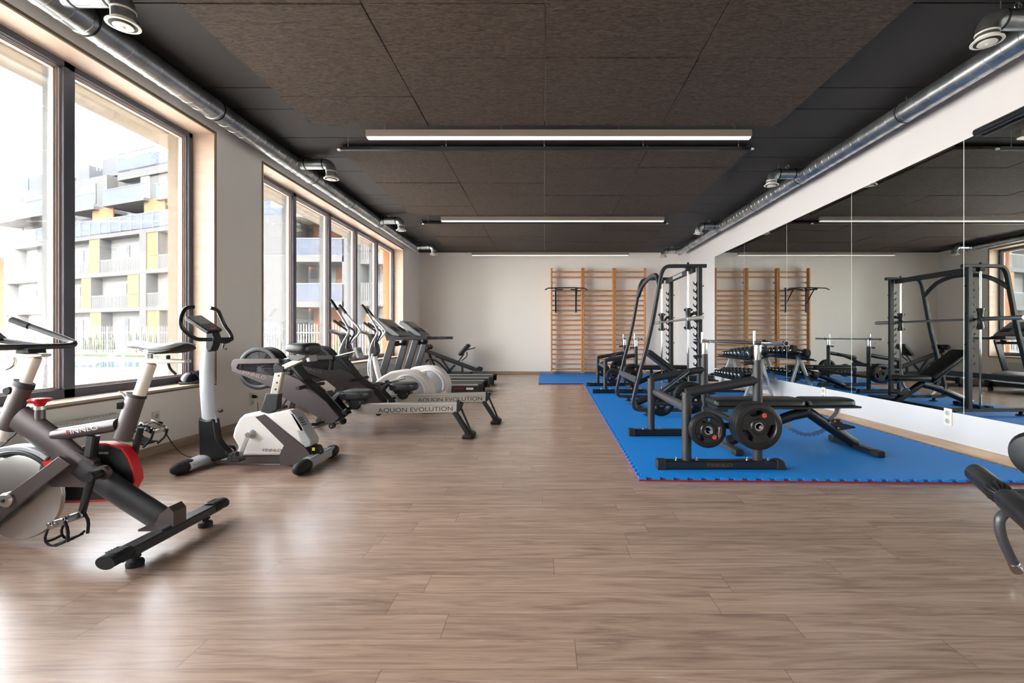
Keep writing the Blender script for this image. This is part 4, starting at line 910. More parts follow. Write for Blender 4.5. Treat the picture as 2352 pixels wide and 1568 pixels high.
MB().lathe(P(500, 943)+V((0, 0, 0)), (.035, 0, 0), [(0, .006), (.4, .006), (.45, .014), (1, .012)], 12).obj('mast_knob', 'matblack', r_)
MB().pp([(482, 762), (497, 760), (502, 775), (500, 790), (494, 805), (486, 808), (481, 798)], Yc, Yc-.045, Yc+.035).obj('handlebar_clamp', 'matblack', r_, bev=.008)
MB().tube([P(484, 803), P(474, 806), P(466, 813)], .007, 8, ch=1).obj('clamp_lever', 'matblack', r_)
mb = MB()
nb = [(484, 779.5, 3.64), (470, 779.5, 3.55), (454, 779.5, 3.50), (440, 773, 3.45), (420, 756, 3.39), (413.5, 742, 3.375), (417, 722, 3.4), (426, 707, 3.45), (444, 704.5, 3.52)]
mb.tube([W(*q) for q in nb], .0145, 14, ch=1)
fb = [(498, 778, 3.70), (508, 784, 3.78), (520, 786, 3.84), (533, 778, 3.90), (530, 766, 3.9), (516, 748, 3.88), (507, 727, 3.86), (500, 711, 3.82), (482, 706.5, 3.76)]
mb.tube([W(*q) for q in fb], .0145, 14, ch=1); mb.obj('handlebar', 'black', r_)
MB().tube([W(500, 779, 3.72), W(533, 778, 3.9)], .0145, 12).obj('pulse_sensor', 'matblack', r_)
MB().tube([W(518, 784, 3.84), W(513, 792, 3.82), W(511, 801, 3.82), W(520, 801, 3.82)], .008, 8).obj('bottle_bracket', 'black', r_)
c = [W(427, 726, 3.60), W(479.5, 760, 3.60), W(512, 756, 3.80), W(462, 723, 3.80)]
nrm = (c[1]-c[0]).cross(c[3]-c[0]).normalized(); nrm = nrm if nrm.z > 0 else -nrm
con = MB().prism(c, -nrm*.028).obj('console', 'black', r_, bev=.006)
l = lambda u, v: c[0].lerp(c[1], u).lerp(c[3].lerp(c[2], u), v)
MB().prism([l(.07, .1)+nrm*.0005, l(.55, .1)+nrm*.0005, l(.55, .9)+nrm*.0005, l(.07, .9)+nrm*.0005], nrm*.001).obj('screen', 'lcd', con)
MB().prism([l(.84, .35)+nrm*.0005, l(.91, .35)+nrm*.0005, l(.91, .65)+nrm*.0005, l(.84, .65)+nrm*.0005], nrm*.001).obj('button_strip', 'redmark', con)
MB().rt([P(488, 765), V(c[0].lerp(c[2], .5))-nrm*.02], .05, .04).obj('console_neck', 'matblack', r_)
for x, m in ((-2.635, 'lgrey'), (-1.765, 'silver')):
    if x < -2:
        s_ = MB().el([(x, 3.47, .045), (x, 3.7, .05), (x, 3.93, .045)], .07, .038, side=(1, 0, 0), n=20).obj('stabiliser', m, r_)
    else:
        s_ = MB().rt([(x, 3.52, .055), (x, 3.92, .055)], .075, .075, side=(1, 0, 0)).obj('stabiliser', m, r_)
    for a, b in ((3.53, 3.36), (3.87, 4.03)):
        d = b-a; MB().lathe((x, a, .046), (0, d, 0), [(0, .045), (.2, .052), (.7, .046), (.92, .03), (1, .012)], 20).obj('end_cap', 'rubber', s_)
text('VARON XTR', .028, (-1.765, 3.72, .094), (0, 1, 0), (-1, 0, 0), 'lettb', r_, wide=1.3)

def cord(pts, r, plug, par):
    global ORG
    ORG = V(par.location); o = MB().tube(pts, r, 8, ch=3).obj('power_cord', 'rubber', par)
    a, b = V(plug[0]), V(plug[1]); MB().lathe(a, b-a, [(0, .018), (.5, .02), (.75, .014), (1, .006)], 14).obj('plug', 'rubber', o)
cord([(-3.25, 4.03, .25), (-3.2, 4.0, .2), (-3.12, 3.98, .1), (-3.02, 3.94, .03), (-2.92, 3.9, .006), (-2.75, 3.86, .006), (-2.62, 3.84, .01)], .004, ((-3.305, 4.05, .25), (-3.25, 4.04, .262)), r_)
cord([(-3.25, 5.38, .25), (-3.23, 5.36, .15), (-3.22, 5.33, .05), (-3.16, 5.1, .006), (-3.05, 4.7, .006), (-2.7, 4.2, .006), (-2.45, 3.8, .01)], .003, ((-3.305, 5.38, .32), (-3.25, 5.38, .31)), r_)

# ================================================================== FAN ROWERS
Yc = 4.75
r_ = thing('rowing_machine', 'brown-grey fan rowing machine nearer the camera, directly behind the upright bike', 'rowing machine', (-1.9, Yc, 0), 'fan rowing machines')
fc = P(603, 845)
MB().lathe(fc-V((0, .085, 0)), (0, .17, 0), [(0, .165), (.06, .19), (.2, .205), (.8, .205), (.94, .19), (1, .165)], 48).obj('fan_drum', 'matblack', r_)
for s in (-1, 1):
    mb = MB(); y = fc.y+s*.088
    for rr in [.03+.0125*i for i in range(11)]:
        mb.tube([(fc.x+rr*math.cos(2*math.pi*i/40), y, fc.z+rr*math.sin(2*math.pi*i/40)) for i in range(40)], .0028, 5, closed=True)
    for i in range(12):
        a = 2*math.pi*i/12; mb.tube([(fc.x+.03*math.cos(a), y, fc.z+.03*math.sin(a)), (fc.x+.165*math.cos(a), y, fc.z+.165*math.sin(a))], .0025, 5)
    mb.obj('fan_grille', 'gun', r_)
for s in (-1, 1): MB().lathe(fc+V((0, s*.082, 0)), (0, s*.014, 0), [(0, .16), (0, .209), (.8, .209), (1, .203), (1, .176), (.8, .17), (0, .16)], 48, cap=False).obj('grille_rim', 'dgrey', r_)
for s in (-1, 1):
    MB().pp([(545, 851), (543, 836), (546, 826), (553, 823), (652, 822), (654, 833), (560, 835), (556, 843), (560, 847), (640, 862), (672, 858), (700, 870), (760, 919), (790, 955), (771, 972), (722, 943), (666, 912), (636, 888)], Yc, Yc+s*.098-.012, Yc+s*.098+.012).obj('side_plate', 'gunb', r_, bev=.004)
pl = [q for q in bpy.data.objects if q.parent == r_ and q.name.startswith('side_plate')][0]
a, b = P(575, 855), P(625, 867); d = (b-a).normalized(); up = V((-d.z, 0, d.x))
text('FINNLO', .034, P(597, 860)+V((0, -.1120, 0)), d, up, 'lettg', pl, wide=1.45)
MB().pp([(640, 838), (668, 838), (700, 868), (762, 922), (790, 957), (771, 970), (722, 941), (668, 908), (640, 885)], Yc, Yc-.086, Yc+.086).obj('body_shell', 'matblack', r_, bev=.006)
MB().pp([(648, 824), (672, 826), (708, 872), (690, 872), (652, 846)], Yc, Yc-.08, Yc+.08).obj('top_shell', 'matblack', r_, bev=.01)
MB().tube([P(650, 826), P(706, 812)], .012, 10).obj('console_arm', 'steel', r_)
mt = Matrix.Rotation(R(-18), 3, 'Y'); c = P(712, 816)
con = MB().box(c, (.035, .15, .13), mt).obj('console', 'silver', r_, bev=.006)
MB().box(c+mt @ V((.0185, 0, .02)), (.002, .09, .05), mt).obj('screen', 'lcd', con)
h = MB(); hx = P(713, 886); h.tube([(hx.x-.0, Yc-.24, hx.z), (hx.x, Yc-.08, hx.z+.01), (hx.x, Yc+.08, hx.z+.01), (hx.x, Yc+.24, hx.z)], .015, 12, ch=1); ho = h.obj('pull_handle', 'black', r_)
mb = MB()
for s in (-1, 1): mb.tube([(hx.x, Yc+s*.12, hx.z+.004), (hx.x, Yc+s*.25, hx.z)], .0185, 12)
mb.obj('hand_grip', 'matblack', ho)
MB().box((hx.x, Yc, hx.z-.02), (.09, .10, .05)).obj('handle_rest', 'matblack', r_, bev=.01)
MB().tube([P(672, 842), (hx.x-.03, Yc, hx.z)], .005, 6).obj('pull_cord', 'rubber', r_)
for s in (-1, 1):
    a = P(770, 915); mb = MB(); rt_ = Matrix.Rotation(R(48), 3, 'Y')
    mb.box(V((a.x+.11, Yc+s*.16, .36)), (.30, .11, .018), rt_); mb.box(V((a.x+.19, Yc+s*.16, .285)), (.03, .11, .06), rt_); fr = mb.obj('footrest', 'black', r_, bev=.006)
    MB().sweep([V((a.x+.08, Yc+s*.16-.06, .40)), V((a.x+.13, Yc+s*.16-.05, .46)), V((a.x+.13, Yc+s*.16+.05, .46)), V((a.x+.08, Yc+s*.16+.06, .40))], [(-.02, -.003), (.02, -.003), (.02, .003), (-.02, .003)], side=(1, 0, 0)).obj('foot_strap', 'rubber', fr)
    MB().lathe((P(774, 973).x, Yc+s*.12, P(774, 973).z), (0, .03, 0), [(0, .03), (1, .03)], 18).obj('transport_wheel', 'rubber', r_)
MB().tube([(P(774, 973).x, Yc-.13, P(774, 973).z), (P(774, 973).x, Yc+.15, P(774, 973).z)], .008, 8).obj('wheel_axle', 'steel', r_)
x0, x1 = P(790, 940).x, P(1052, 933).x
rl = MB().prism([(x0, Yc-.035, .225), (x1, Yc-.035, .246), (x1+.03, Yc-.035, .355), (x0, Yc-.035, .32)], (0, .07, 0)).obj('seat_rail', 'alu', r_, bev=.004)
MB().bb(x0, x1, Yc-.045, Yc+.045, .318, .324).obj('rail_track', 'steel', rl)
text('AQUON EVOLUTION', .045, P(958, 939)+V((0, -.0365, 0)), (1, 0, .03), (-.03, 0, 1), 'lettb', rl, wide=1.25)
MB().prism([(x1-.005, Yc-.045, .235), (x1+.035, Yc-.045, .27), (x1+.055, Yc-.045, .335), (x1+.0, Yc-.045, .365)], (0, .09, 0)).obj('rail_end_cap', 'rubber', r_, bev=.006)
fx = P(1078, 1003).x
for s in (-1, 1):
    MB().rt([(x1-.03, Yc+s*.03, .25), (fx, Yc+s*.04, .03)], .03, .035).obj('rear_leg', 'black', r_)
MB().tube([(x1+.03, Yc, .30), (fx+.03, Yc, .04)], .011, 8).obj('leg_strut', 'black', r_)
mb = MB(); mb.bb(fx-.05, fx+.055, Yc-.12, Yc+.12, 0, .035); ft = mb.obj('rear_foot', 'rubber', r_, bev=.012)
MB().lathe((fx+.03, Yc-.05, .045), (0, .1, 0), [(0, .018), (1, .018)], 12).obj('foot_axle', 'black', ft)
for s in (-1, 1): MB().rt([P(668, 905)+V((0, s*.08, 0)), V((-2.72, Yc+s*.22, .04))], .03, .05).obj('front_leg', 'gunb', r_)
mb = MB(); mb.rt([(-2.72, Yc-.30, .03), (-2.72, Yc+.30, .03)], .06, .035, side=(1, 0, 0)); mb.obj('front_foot', 'black', r_, bev=.006)
# seat
xs = P(819, 915).x
st = thing_pts = MB(); rings = []
for z, k in ((.372, .86), (.38, .96), (.41, 1.0), (.44, .97), (.452, .86)):
    rings.append([V((xs+.155*k*(abs(math.cos(t))**.55)*(1 if math.cos(t) > 0 else -1), Yc+.15*k*(abs(math.sin(t))**.7)*(1 if math.sin(t) > 0 else -1), z+.012*abs(math.sin(t)))) for t in [2*math.pi*i/32 for i in range(32)]])
seat_ = MB().loft(rings).obj('sliding_seat', 'dgrey', r_)
mb = MB(); mb.lathe((xs, Yc-.06, .335), (0, .12, 0), [(0, .055), (.1, .065), (.9, .065), (1, .055)], 20); mb.bb(xs-.09, xs+.09, Yc-.05, Yc+.05, .335, .375); mb.obj('seat_carriage', 'black', seat_)
mb = MB()
for i in (-1, 0, 1): mb.bb(xs-.075+i*.018-.004, xs-.075+i*.018+.004, Yc-.152, Yc-.146, .385, .44); mb.bb(xs+.09+i*.018-.004, xs+.09+i*.018+.004, Yc-.152, Yc-.12, .45, .456)
mb.obj('seat_ribs', 'gun', seat_)
r_.rotation_euler = (0, 0, R(-1.5))
q = dup(r_, (.19, .76, 0), 'brown-grey fan rowing machine farther from the camera, in front of the white ellipticals', R(.5))
for c in list(bpy.data.objects):
    if c.parent == q and c.name.startswith('sliding_seat'): c.location.x += .06
    if c.parent == q and c.name.startswith('console'): c.location.x += .0

# ================================================================== ELLIPTICALS
Yc = 6.4
r_ = thing('elliptical_trainer', 'white elliptical trainer nearer the camera, behind the rowing machines', 'elliptical trainer', (-2.2, Yc, 0), 'white elliptical trainers')
def hand(Y, pts, top):
    mb = MB().tube([W(a, b, Y) for a, b in pts], .014, 10, ch=1); o = mb.obj('moving_handle', 'silver', r_)
    MB().tube([W(a, b, Y) for a, b in top], .020, 10).obj('hand_grip', 'rubber', o)
hand(6.12, [(760, 690), (785, 727), (798, 750), (802, 759), (798, 770), (786, 790), (779, 812), (781, 835), (788, 880)], [(759.5, 689), (765, 696), (775, 712)])
hand(6.72, [(780, 701), (800, 727), (820, 748), (828, 758), (825, 766), (808, 784), (799, 800), (800, 830), (806, 868)], [(779.5, 700.5), (785, 707), (795, 720)])
mb = MB()
for Y, pts in ((6.30, [(768, 737), (780, 746), (797, 758), (801, 764), (798, 780), (796, 800)]), (6.5, [(780, 739), (795, 748), (812, 757), (815, 765), (806, 780), (799, 795)])): mb.tube([W(a, b, Y) for a, b in pts], .014, 10, ch=1)
fh = mb.obj('fixed_handle', 'dgrey', r_)
mb = MB()
for Y, a, b in ((6.3, (767, 736.5), (783, 748)), (6.5, (779.5, 738.5), (795, 748))): mb.tube([W(*a, Y), W(*b, Y)], .019, 10)
mb.obj('hand_grip', 'rubber', fh)
a, b = P(759.5, 756), P(797, 769); d = (b-a)
con = MB().prism([a+V((0, -.13, 0)), b+V((0, -.15, 0)), b+V((0, .15, 0)), a+V((0, .13, 0))], (.008, 0, -.03)).obj('console', 'dgrey', r_, bev=.006)
MB().prism([a+d*.15+V((0, -.1, .002)), a+d*.85+V((0, -.11, .002)), a+d*.85+V((0, .11, .002)), a+d*.15+V((0, .1, .002))], (0, 0, .002)).obj('screen', 'lcd', con)
MB().pp([(778, 767), (800, 769), (800, 790), (794, 800), (786, 790)], Yc, Yc-.05, Yc+.05).obj('console_neck', 'dgrey', r_, bev=.01)
MB().pp([(786, 788), (804, 790), (808, 812), (802, 825), (788, 824), (781, 808)], Yc, Yc-.07, Yc+.07).obj('pivot_cover', 'dgrey', r_, bev=.015)
MB().el([P(795, 812), P(800, 850), P(815, 905)], .045, .038, n=18, ch=1).obj('mast', 'white', r_)
for s in (-1, 1):
    MB().tube([W(788, 818, Yc+s*.28), W(781, 850, Yc+s*.28), W(787, 898, Yc+s*.28)], .014, 10, ch=1).obj('lower_link', 'white', r_)
    x = P(945, 895).x
    MB().tube([W(790, 893, Yc+s*.28), W(860, 886, Yc+s*.24)], .022, 10).obj('pedal_arm', 'black', r_)
    e0, e1 = (W(888, 878, Yc-.24), W(931, 868, Yc-.22)) if s < 0 else (W(880, 885, Yc+.24), W(935, 890, Yc+.22))
    MB().tube([W(855, 887, Yc+s*.24), e0, e1], .017, 12).obj('roller_tube', 'alu', r_)
    MB().box(W(868, 882+(0 if s < 0 else 5), Yc+s*.24), (.36, .12, .05)).obj('foot_pedal', 'rubber', r_, bev=.02)
hs = MB().pp([(905, 905), (840, 903), (865, 878), (885, 862), (903, 852), (930, 848), (955, 850), (975, 860), (990, 878), (996, 900), (994, 926), (905, 926)], Yc, Yc-.13, Yc+.13).obj('drive_housing', 'white', r_, bev=.03, seg=4)
c = P(944, 898)
MB().lathe(c+V((0, -.15, 0)), (0, .30, 0), [(0, .20), (.04, .215), (.96, .215), (1, .20)], 40).obj('crank_disc', 'lgrey', r_)
for s in (-1, 1): MB().tube([(c.x+.225*math.cos(R(q)), Yc+s*.14, c.z+.225*math.sin(R(q))) for q in range(-20, 165, 8)], .016, 8).obj('disc_trim', 'white', hs)
MB().pp([(800, 926), (1000, 922), (1000, 932), (800, 936)], Yc, Yc-.04, Yc+.04).obj('base_beam', 'lgrey', r_, bev=.006)
for x in (-2.62, -1.55): MB().rt([(x, Yc-.28, .035), (x, Yc+.28, .035)], .07, .06, side=(1, 0, 0)).obj('stabiliser', 'rubber', r_)
dup(r_, (.045, .93, 0), 'white elliptical trainer farther from the camera, beside the treadmills')

# ================================================================== TREADMILLS
Yc = 8.4
r_ = thing('treadmill', 'dark grey treadmill nearer the camera, beside the white ellipticals', 'treadmill', (-1.9, Yc, 0), 'dark grey treadmills')
for s in (-1, 1):
    y = Yc+s*.39
    MB().rt([(-2.76, y, .26), (-2.56, y, .93)], .045, .115).obj('upright', 'gun', r_)
    MB().rt([(-2.66, y, .955), (-1.98, y, .968)], .045, .055).obj('handrail', 'dgrey', r_)
    MB().bb(-2.70, -1.10, y-.045, y+.045, .165, .19).obj('side_rail', 'alu', r_, bev=.004)
    dk = MB().bb(-2.75, -1.12, y-.04, y+.04, .075, .165).obj('deck_side', 'matblack', r_, bev=.006)
    MB().bb(-1.12, -1.04, y-.05, y+.05, .06, .195).obj('rear_cap', 'rubber', r_, bev=.015)
    MB().lathe((-1.12, y-.03, .03), (0, .06, 0), [(0, .03), (1, .03)], 14).obj('rear_foot', 'rubber', r_)
    MB().box((-1.25, y-.041, .12), (.12, .002, .035)).obj('side_badge', 'enamel', dk)
    text('FINNLO', .03, (-1.42, y-.0415, .12), (1, 0, 0), (0, 0, 1), 'red', dk)
    MB().lathe((-2.55, Yc+s*.22, .83), (0, 0, .09), [(0, .035), (.1, .05), (1, .055)], 18).obj('bottle_holder', 'rubber', r_)
MB().bb(-2.6, -1.1, Yc-.35, Yc+.35, .10, .172).obj('running_belt', 'matblack', r_)
MB().prism([(-2.95, Yc-.38, .04), (-2.40, Yc-.38, .04), (-2.40, Yc-.38, .20), (-2.60, Yc-.38, .27), (-2.88, Yc-.38, .25), (-2.97, Yc-.38, .12)], (0, .76, 0)).obj('motor_hood', 'gun', r_, bev=.03, seg=3)
MB().rt([(-2.585, Yc-.39, .86), (-2.585, Yc+.39, .86)], .06, .05, side=(1, 0, 0)).obj('cross_bar', 'rubber', r_)
a, b = V((-2.90, 0, 1.27)), V((-2.46, 0, 1.02)); up = V((.5, 0, .87))*.0
con = MB().prism([V((-2.93, Yc-.36, 1.24)), V((-2.90, Yc-.36, 1.31)), V((-2.83, Yc-.36, 1.31)), V((-2.45, Yc-.36, 1.03)), V((-2.47, Yc-.36, .98)), V((-2.60, Yc-.36, 1.0)), V((-2.78, Yc-.36, 1.14))], (0, .72, 0)).obj('console', 'congrey', r_, bev=.02, seg=3)
n_ = V((.28, 0, .38)).normalized()
f = lambda t, y: V((-2.83, Yc+y, 1.31)).lerp(V((-2.45, Yc+y, 1.03)), t)+n_*.001
MB().prism([f(.08, -.2), f(.45, -.2), f(.45, .2), f(.08, .2)], n_*.004).obj('screen', 'lcd', con)
MB().prism([f(.52, -.3), f(.78, -.3), f(.78, -.1), f(.52, -.1)], n_*.006).obj('button_pad', 'rubber', con)
MB().prism([f(.52, .1), f(.78, .1), f(.78, .3), f(.52, .3)], n_*.006).obj('button_pad', 'rubber', con)
MB().prism([V((-2.66, Yc-.40, .93)), V((-2.46, Yc-.40, .93)), V((-2.44, Yc-.40, 1.0)), V((-2.60, Yc-.40, 1.02)), V((-2.74, Yc-.40, 1.12))], (0, .80, 0)).obj('console_base', 'dgrey', r_, bev=.01)
dup(r_, (.02, 1.38, 0), 'dark grey treadmill farther from the camera, next to the corner mat')

# ================================================================== INCLINE (HYPEREXTENSION) BENCH in the far left corner
Yc = 12.08
r_ = thing('incline_bench', 'black incline exercise bench on the small blue mat in the far left corner', 'bench', (-2.3, Yc, ZM))
MB().rt([P(978, 805), P(1098, 850)], .06, .085).obj('main_beam', 'gun', r_)
MB().rt([P(1000, 818), P(1090, 851)], .07, .03).obj('slide_rail', 'black', r_)
rt_ = Matrix.Rotation(R(-48), 3, 'Y'); c = P(1067, 803)
MB().box(c, (.36, .30, .09), rt_).obj('hip_pad', 'pad', r_, bev=.03, seg=3)
MB().tube([P(1050, 834), P(1066, 812)], .016, 8).obj('pad_support', 'gun', r_)
MB().tube([P(1060, 828), P(1073, 818), P(1072, 808)], .014, 8, ch=1).obj('pad_support', 'gun', r_)
MB().tube([P(1070, 804), P(1092, 798)], .013, 8).obj('handle', 'black', r_)
for s in (-1, 1):
    MB().lathe((P(984, 797).x, Yc+s*.03, P(984, 797).z), (0, s*.2, 0), [(0, .055), (.1, .065), (.9, .065), (1, .05)], 18).obj('foam_roller', 'pad', r_)
    MB().rt([P(985, 812)+V((0, s*.05, 0)), V((P(1000, 850).x, Yc+s*.25, ZM+.03))], .035, .04).obj('front_leg', 'gun', r_)
MB().tube([V((P(978, 838).x, Yc, .34)), V((P(985, 832).x, Yc, .42)), V((P(1004, 838).x, Yc, .38)), V((P(1030, 856).x, Yc, .08))], .02, 8, ch=1).obj('curved_brace', 'gun', r_)
MB().rt([P(1014, 824), P(1036, 856)], .04, .05).obj('brace', 'gun', r_)
MB().rt([P(1045, 838), P(1028, 856)], .04, .05).obj('brace', 'gun', r_)
MB().rt([P(1062, 842), P(1062, 858)], .04, .05).obj('rear_leg', 'gun', r_)
MB().rt([P(1020, 857), P(1085, 857)], .05, .04).obj('floor_beam', 'gun', r_)
MB().rt([V((P(1080, 857).x, Yc-.24, .055)), V((P(1080, 857).x, Yc+.24, .055))], .06, .05, side=(1, 0, 0)).obj('foot', 'rubber', r_)
MB().rt([V((P(1000, 857).x, Yc-.27, .055)), V((P(1000, 857).x, Yc+.27, .055))], .06, .05, side=(1, 0, 0)).obj('foot', 'rubber', r_)
MB().box(P(1102, 847), (.12, .3, .09), Matrix.Rotation(R(20), 3, 'Y')).obj('ankle_pad', 'rubber', r_, bev=.02)
MB().rt([P(989, 836), P(989, 822)], .03, .04).obj('index_post', 'alu', r_)

# ================================================================== OUTSIDE
GZ = -.15
struct(MB().bb(-90, XO, -60, 90, GZ-.2, GZ), 'ground', 'pave')
struct(MB().bb(XO, 60, YF+.3, 90, GZ-.2, GZ), 'ground', 'pave'); struct(MB().bb(XO, 60, -60, YB-.3, GZ-.2, GZ), 'ground', 'pave')
def gp(px, py): Y = F*(EYE-GZ)/(py-CY); return V(((px-CX)*Y/F, Y, GZ))
pts = [gp(-160, 826), gp(330, 828), gp(330, 846), gp(-160, 858)]
r_ = thing('swimming_pool', 'pale blue outdoor pool behind the first window', 'pool', (pts[0]+pts[2])/2)
MB().prism([p+V((0, 0, .001)) for p in pts], (0, 0, .012)).obj('water', 'water', r_)
mb = MB()
for i in range(4): mb.rt([pts[i]+V((0, 0, .03)), pts[(i+1) % 4]+V((0, 0, .03))], .25, .05, side=(0, 0, 1) if 0 else (.3, .7, 0))
mb.obj('pool_coping', 'rad', r_)
struct(MB().prism([V((-60, 36, GZ)), V((-8, 22, GZ)), V((-8, 24, GZ)), V((-60, 39, GZ))], (0, 0, .02)), 'lawn', 'lawn')
r_ = thing('pool_railing', 'white tubular handrail beside the pool ramp', 'railing', gp(250, 876))
a, b, c_, d_ = gp(217, 874), gp(283, 872), gp(340, 868), gp(30, 884); H = lambda p, h: p+V((0, 0, h))
mb = MB(); mb.tube([H(d_, .42), H(a, .45), H(b, .75), H(c_, 1.0)], .035, 8); mb.tube([H(a, .25), H(c_, .3)], .02, 8)
mb.obj('handrail', 'rail', r_)
for p in (a, b, c_, d_): MB().tube([p, H(p, .45 if p in (a, d_) else .8)], .03, 8).obj('post', 'rail', r_)
# fences
def fence(A, B, h, label, pitch=.13, hz=.78):
    A, B = V(A), V(B); L = (B-A).length; u = (B-A)/L; r_ = thing('picket_fence', label, 'fence', (A+B)/2, 'white bar fences')
    mb = MB(); n = int(L/pitch)
    for i in range(n):
        p = A+u*i*pitch; hh = h if i % 2 else h*.98; mb.box(p+V((0, 0, hh/2+.05)), (.035, .02, hh))
    mb.obj('fence_bars', 'rail', r_)
    mb = MB(); mb.rt([H(A, .2), H(B, .2)], .03, .05, side=(0, 1, 0)); mb.rt([H(A, h*hz), H(B, h*hz)], .03, .05, side=(0, 1, 0)); mb.obj('fence_rail', 'rail', r_)
    for i in range(0, n, 18): p = A+u*i*pitch; MB().box(p+V((0, 0, h/2)), (.08, .08, h)).obj('fence_post', 'rail', r_)
fence(gp(-120, 810), gp(430, 811), 1.8, 'white bar fence beyond the pool, in front of the long white house')
fence((-17.5, 23, GZ), (-6.0, 23.0, GZ), 1.7, 'white bar fence in front of the orange house')
k = 0
for (px, py, h, yy) in [(194, 0, 1.0, 36), (207, 0, 1.25, 36), (222, 0, 1.35, 36), (236, 0, 1.4, 36), (247, 0, 1.3, 36), (258, 0, 1.3, 36), (299, 0, 1.35, 35.6), (314, 0, 1.35, 35.4), (331, 0, 1.3, 35.2), (345, 0, 1.3, 35), (358, 0, 1.25, 35), (10, 0, 1.3, 38), (40, 0, 1.2, 38), (78, 0, 1.3, 37), (105, 0, 1.3, 37), (642, 0, 1.15, 24.2), (692, 0, 1.1, 24.2), (722, 0, 1.2, 24.2), (775, 0, 1.1, 24.2), (812, 0, 1.25, 24.2), (850, 0, 1.1, 24.2), (876, 0, 1.2, 24.2)]:
    if px < 500: yy = 33.7; h *= .93
    else: yy += .6
    X = (px-CX)/F*yy
    at(X, yy, GZ); rings = []; rnd = random.Random(k)
    for j in range(8):
        t = j/7; rr = (.19*(1-t)**.7+.02)*h/1.2
        rings.append([V((X+rr*math.cos(a)*rnd.uniform(.75, 1.2), yy+rr*math.sin(a)*rnd.uniform(.75, 1.2), GZ+.1+h*t)) for a in [2*math.pi*i/9 for i in range(9)]])
    side = 'long white house' if px < 500 else 'orange house'; od = ['first', 'second', 'third', 'fourth', 'fifth', 'sixth', 'seventh', 'eighth', 'ninth', 'tenth', 'eleventh', 'twelfth', 'thirteenth', 'fourteenth', 'fifteenth'][(k+4) % 15 if k < 11 else k-11 if k < 15 else k-15]
    o = tag(MB().loft(rings).obj('young_conifer', 'leaf', ang=10), f'{od} small green conifer from the left behind the fence by the {side}', 'conifer', f'small conifers by the {side}')
    MB().cyl((X, yy, GZ), (X, yy, GZ+.15), .04, n=6).obj('trunk', 'edge', o); k += 1

# ---- the long white house: a plane through two ground points, x read along it
A0 = V((-38.9, 39.5, 0)); U = V((2.6, -1, 0)).normalized(); N = V((-U.y, U.x, 0))      # N points away from the camera
def onf(px, off):
    a = (px-CX)/F; o = A0+N*off; t = (a*o.y-o.x)/(U.x-a*U.y); return t, (o+U*t).y
def fbox(mb, x0, x1, y0, y1, o0, o1):
    t0, Y0 = onf(x0, o0); t1, Y1 = onf(x1, o0); Ym = (Y0+Y1)/2
    z0, z1 = EYE-(y1-CY)*Ym/F, EYE-(y0-CY)*Ym/F
    a = A0+U*t0+N*o0; b = A0+U*t1+N*o0; d = N*(o1-o0)
    return mb.prism([a+V((0, 0, z0)), b+V((0, 0, z0)), b+V((0, 0, z1)), a+V((0, 0, z1))], d)
def zat(px, py, off=0): return EYE-(py-CY)*onf(px, off)[1]/F
hB = thing('apartment_building', 'long white apartment house with ochre panels and balconies beyond the pool', 'building', A0+V((0, 0, GZ)))
def S(t0, t1, z0, z1, o0, o1, name, m, par=None):
    a = A0+U*t0; b = A0+U*t1
    return MB().prism([a+N*o0+V((0, 0, z0)), b+N*o0+V((0, 0, z0)), b+N*o0+V((0, 0, z1)), a+N*o0+V((0, 0, z1))], N*(o1-o0)).obj(name, m, par or hB)
T0, T1 = onf(8, 0)[0], onf(470, 0)[0]
zt = zat(250, 541); zA = zat(250, 630); zBb = zat(250, 711.5)      # slab undersides/lines: terrace, second, first floor
ZF = [GZ, zBb, zA, zt]
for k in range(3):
    S(T0, T1, ZF[k], ZF[k+1], .75, 3.0, 'recessed_wall', 'recess_bright')
    S(T0, T1, ZF[k+1]-.16, ZF[k+1]+.16, -.05, 1.6, 'floor_slab', 'housew')
S(T0, T1, GZ, zt+.3, 3, 12, 'house_core', 'houseg')
for px in (14, 327): t = onf(px, 0)[0]; S(t-.25 if px > 100 else t-.2, t+(.55 if px > 100 else .2), GZ, zt, -.06, 1.6, 'pilaster', 'housew')
rowsP = {2: ((16, 34), (102, 119), (205, 228), (336, 362), (410, 432)), 1: ((86, 105), (187, 208), (293, 318), (392, 414)), 0: ((20, 38), (105, 121), (207, 231), (338, 365))}
for k, ps in rowsP.items():
    for a, b in ps:
        S(onf(a, 0)[0], onf(b, 0)[0], ZF[k]+.16, ZF[k+1]-.16, .0, .08, 'ochre_panel', 'ochre'); S(onf(b, 0)[0], onf(b, 0)[0]+.12, ZF[k]+.16, ZF[k+1]-.16, -.03, 1.5, 'dividing_fin', 'housew')
for k, ws in {2: ((92, 98), (186, 193.5), (290, 299)), 1: ((79, 85), (177, 186), (286, 292)), 0: ((91, 97), (185, 192.5), (289, 297))}.items():
    for a, b in ws:
        w_ = S(onf(a, .75)[0], onf(b, .75)[0], ZF[k]+.3, ZF[k+1]-.75, .71, .75, 'window', 'win')
for k in (1, 2):
    mb = MB(); t = T0+.3
    while t < T1-.3:
        mb.box(A0+U*t+N*.02+V((0, 0, ZF[k]+.16+.5)), (.03, .03, 1.0)); t += .13
    mb.obj('balcony_bars', 'rail', hB); S(T0, T1, ZF[k]+1.12, ZF[k]+1.18, -.0, .05, 'balcony_rail', 'rail')
S(T0, T1, zt+.25, zt+1.35, .0, .04, 'glass_balustrade', 'bglass')
S(T0, T1, zt+1.35, zt+1.40, -.02, .05, 'balustrade_rail', 'rail')
mb = MB(); t = T0
while t < T1: mb.box(A0+U*t+N*.0+V((0, 0, zt+.8)), (.05, .05, 1.2)); t += 1.35
mb.obj('balustrade_post', 'rail', hB)
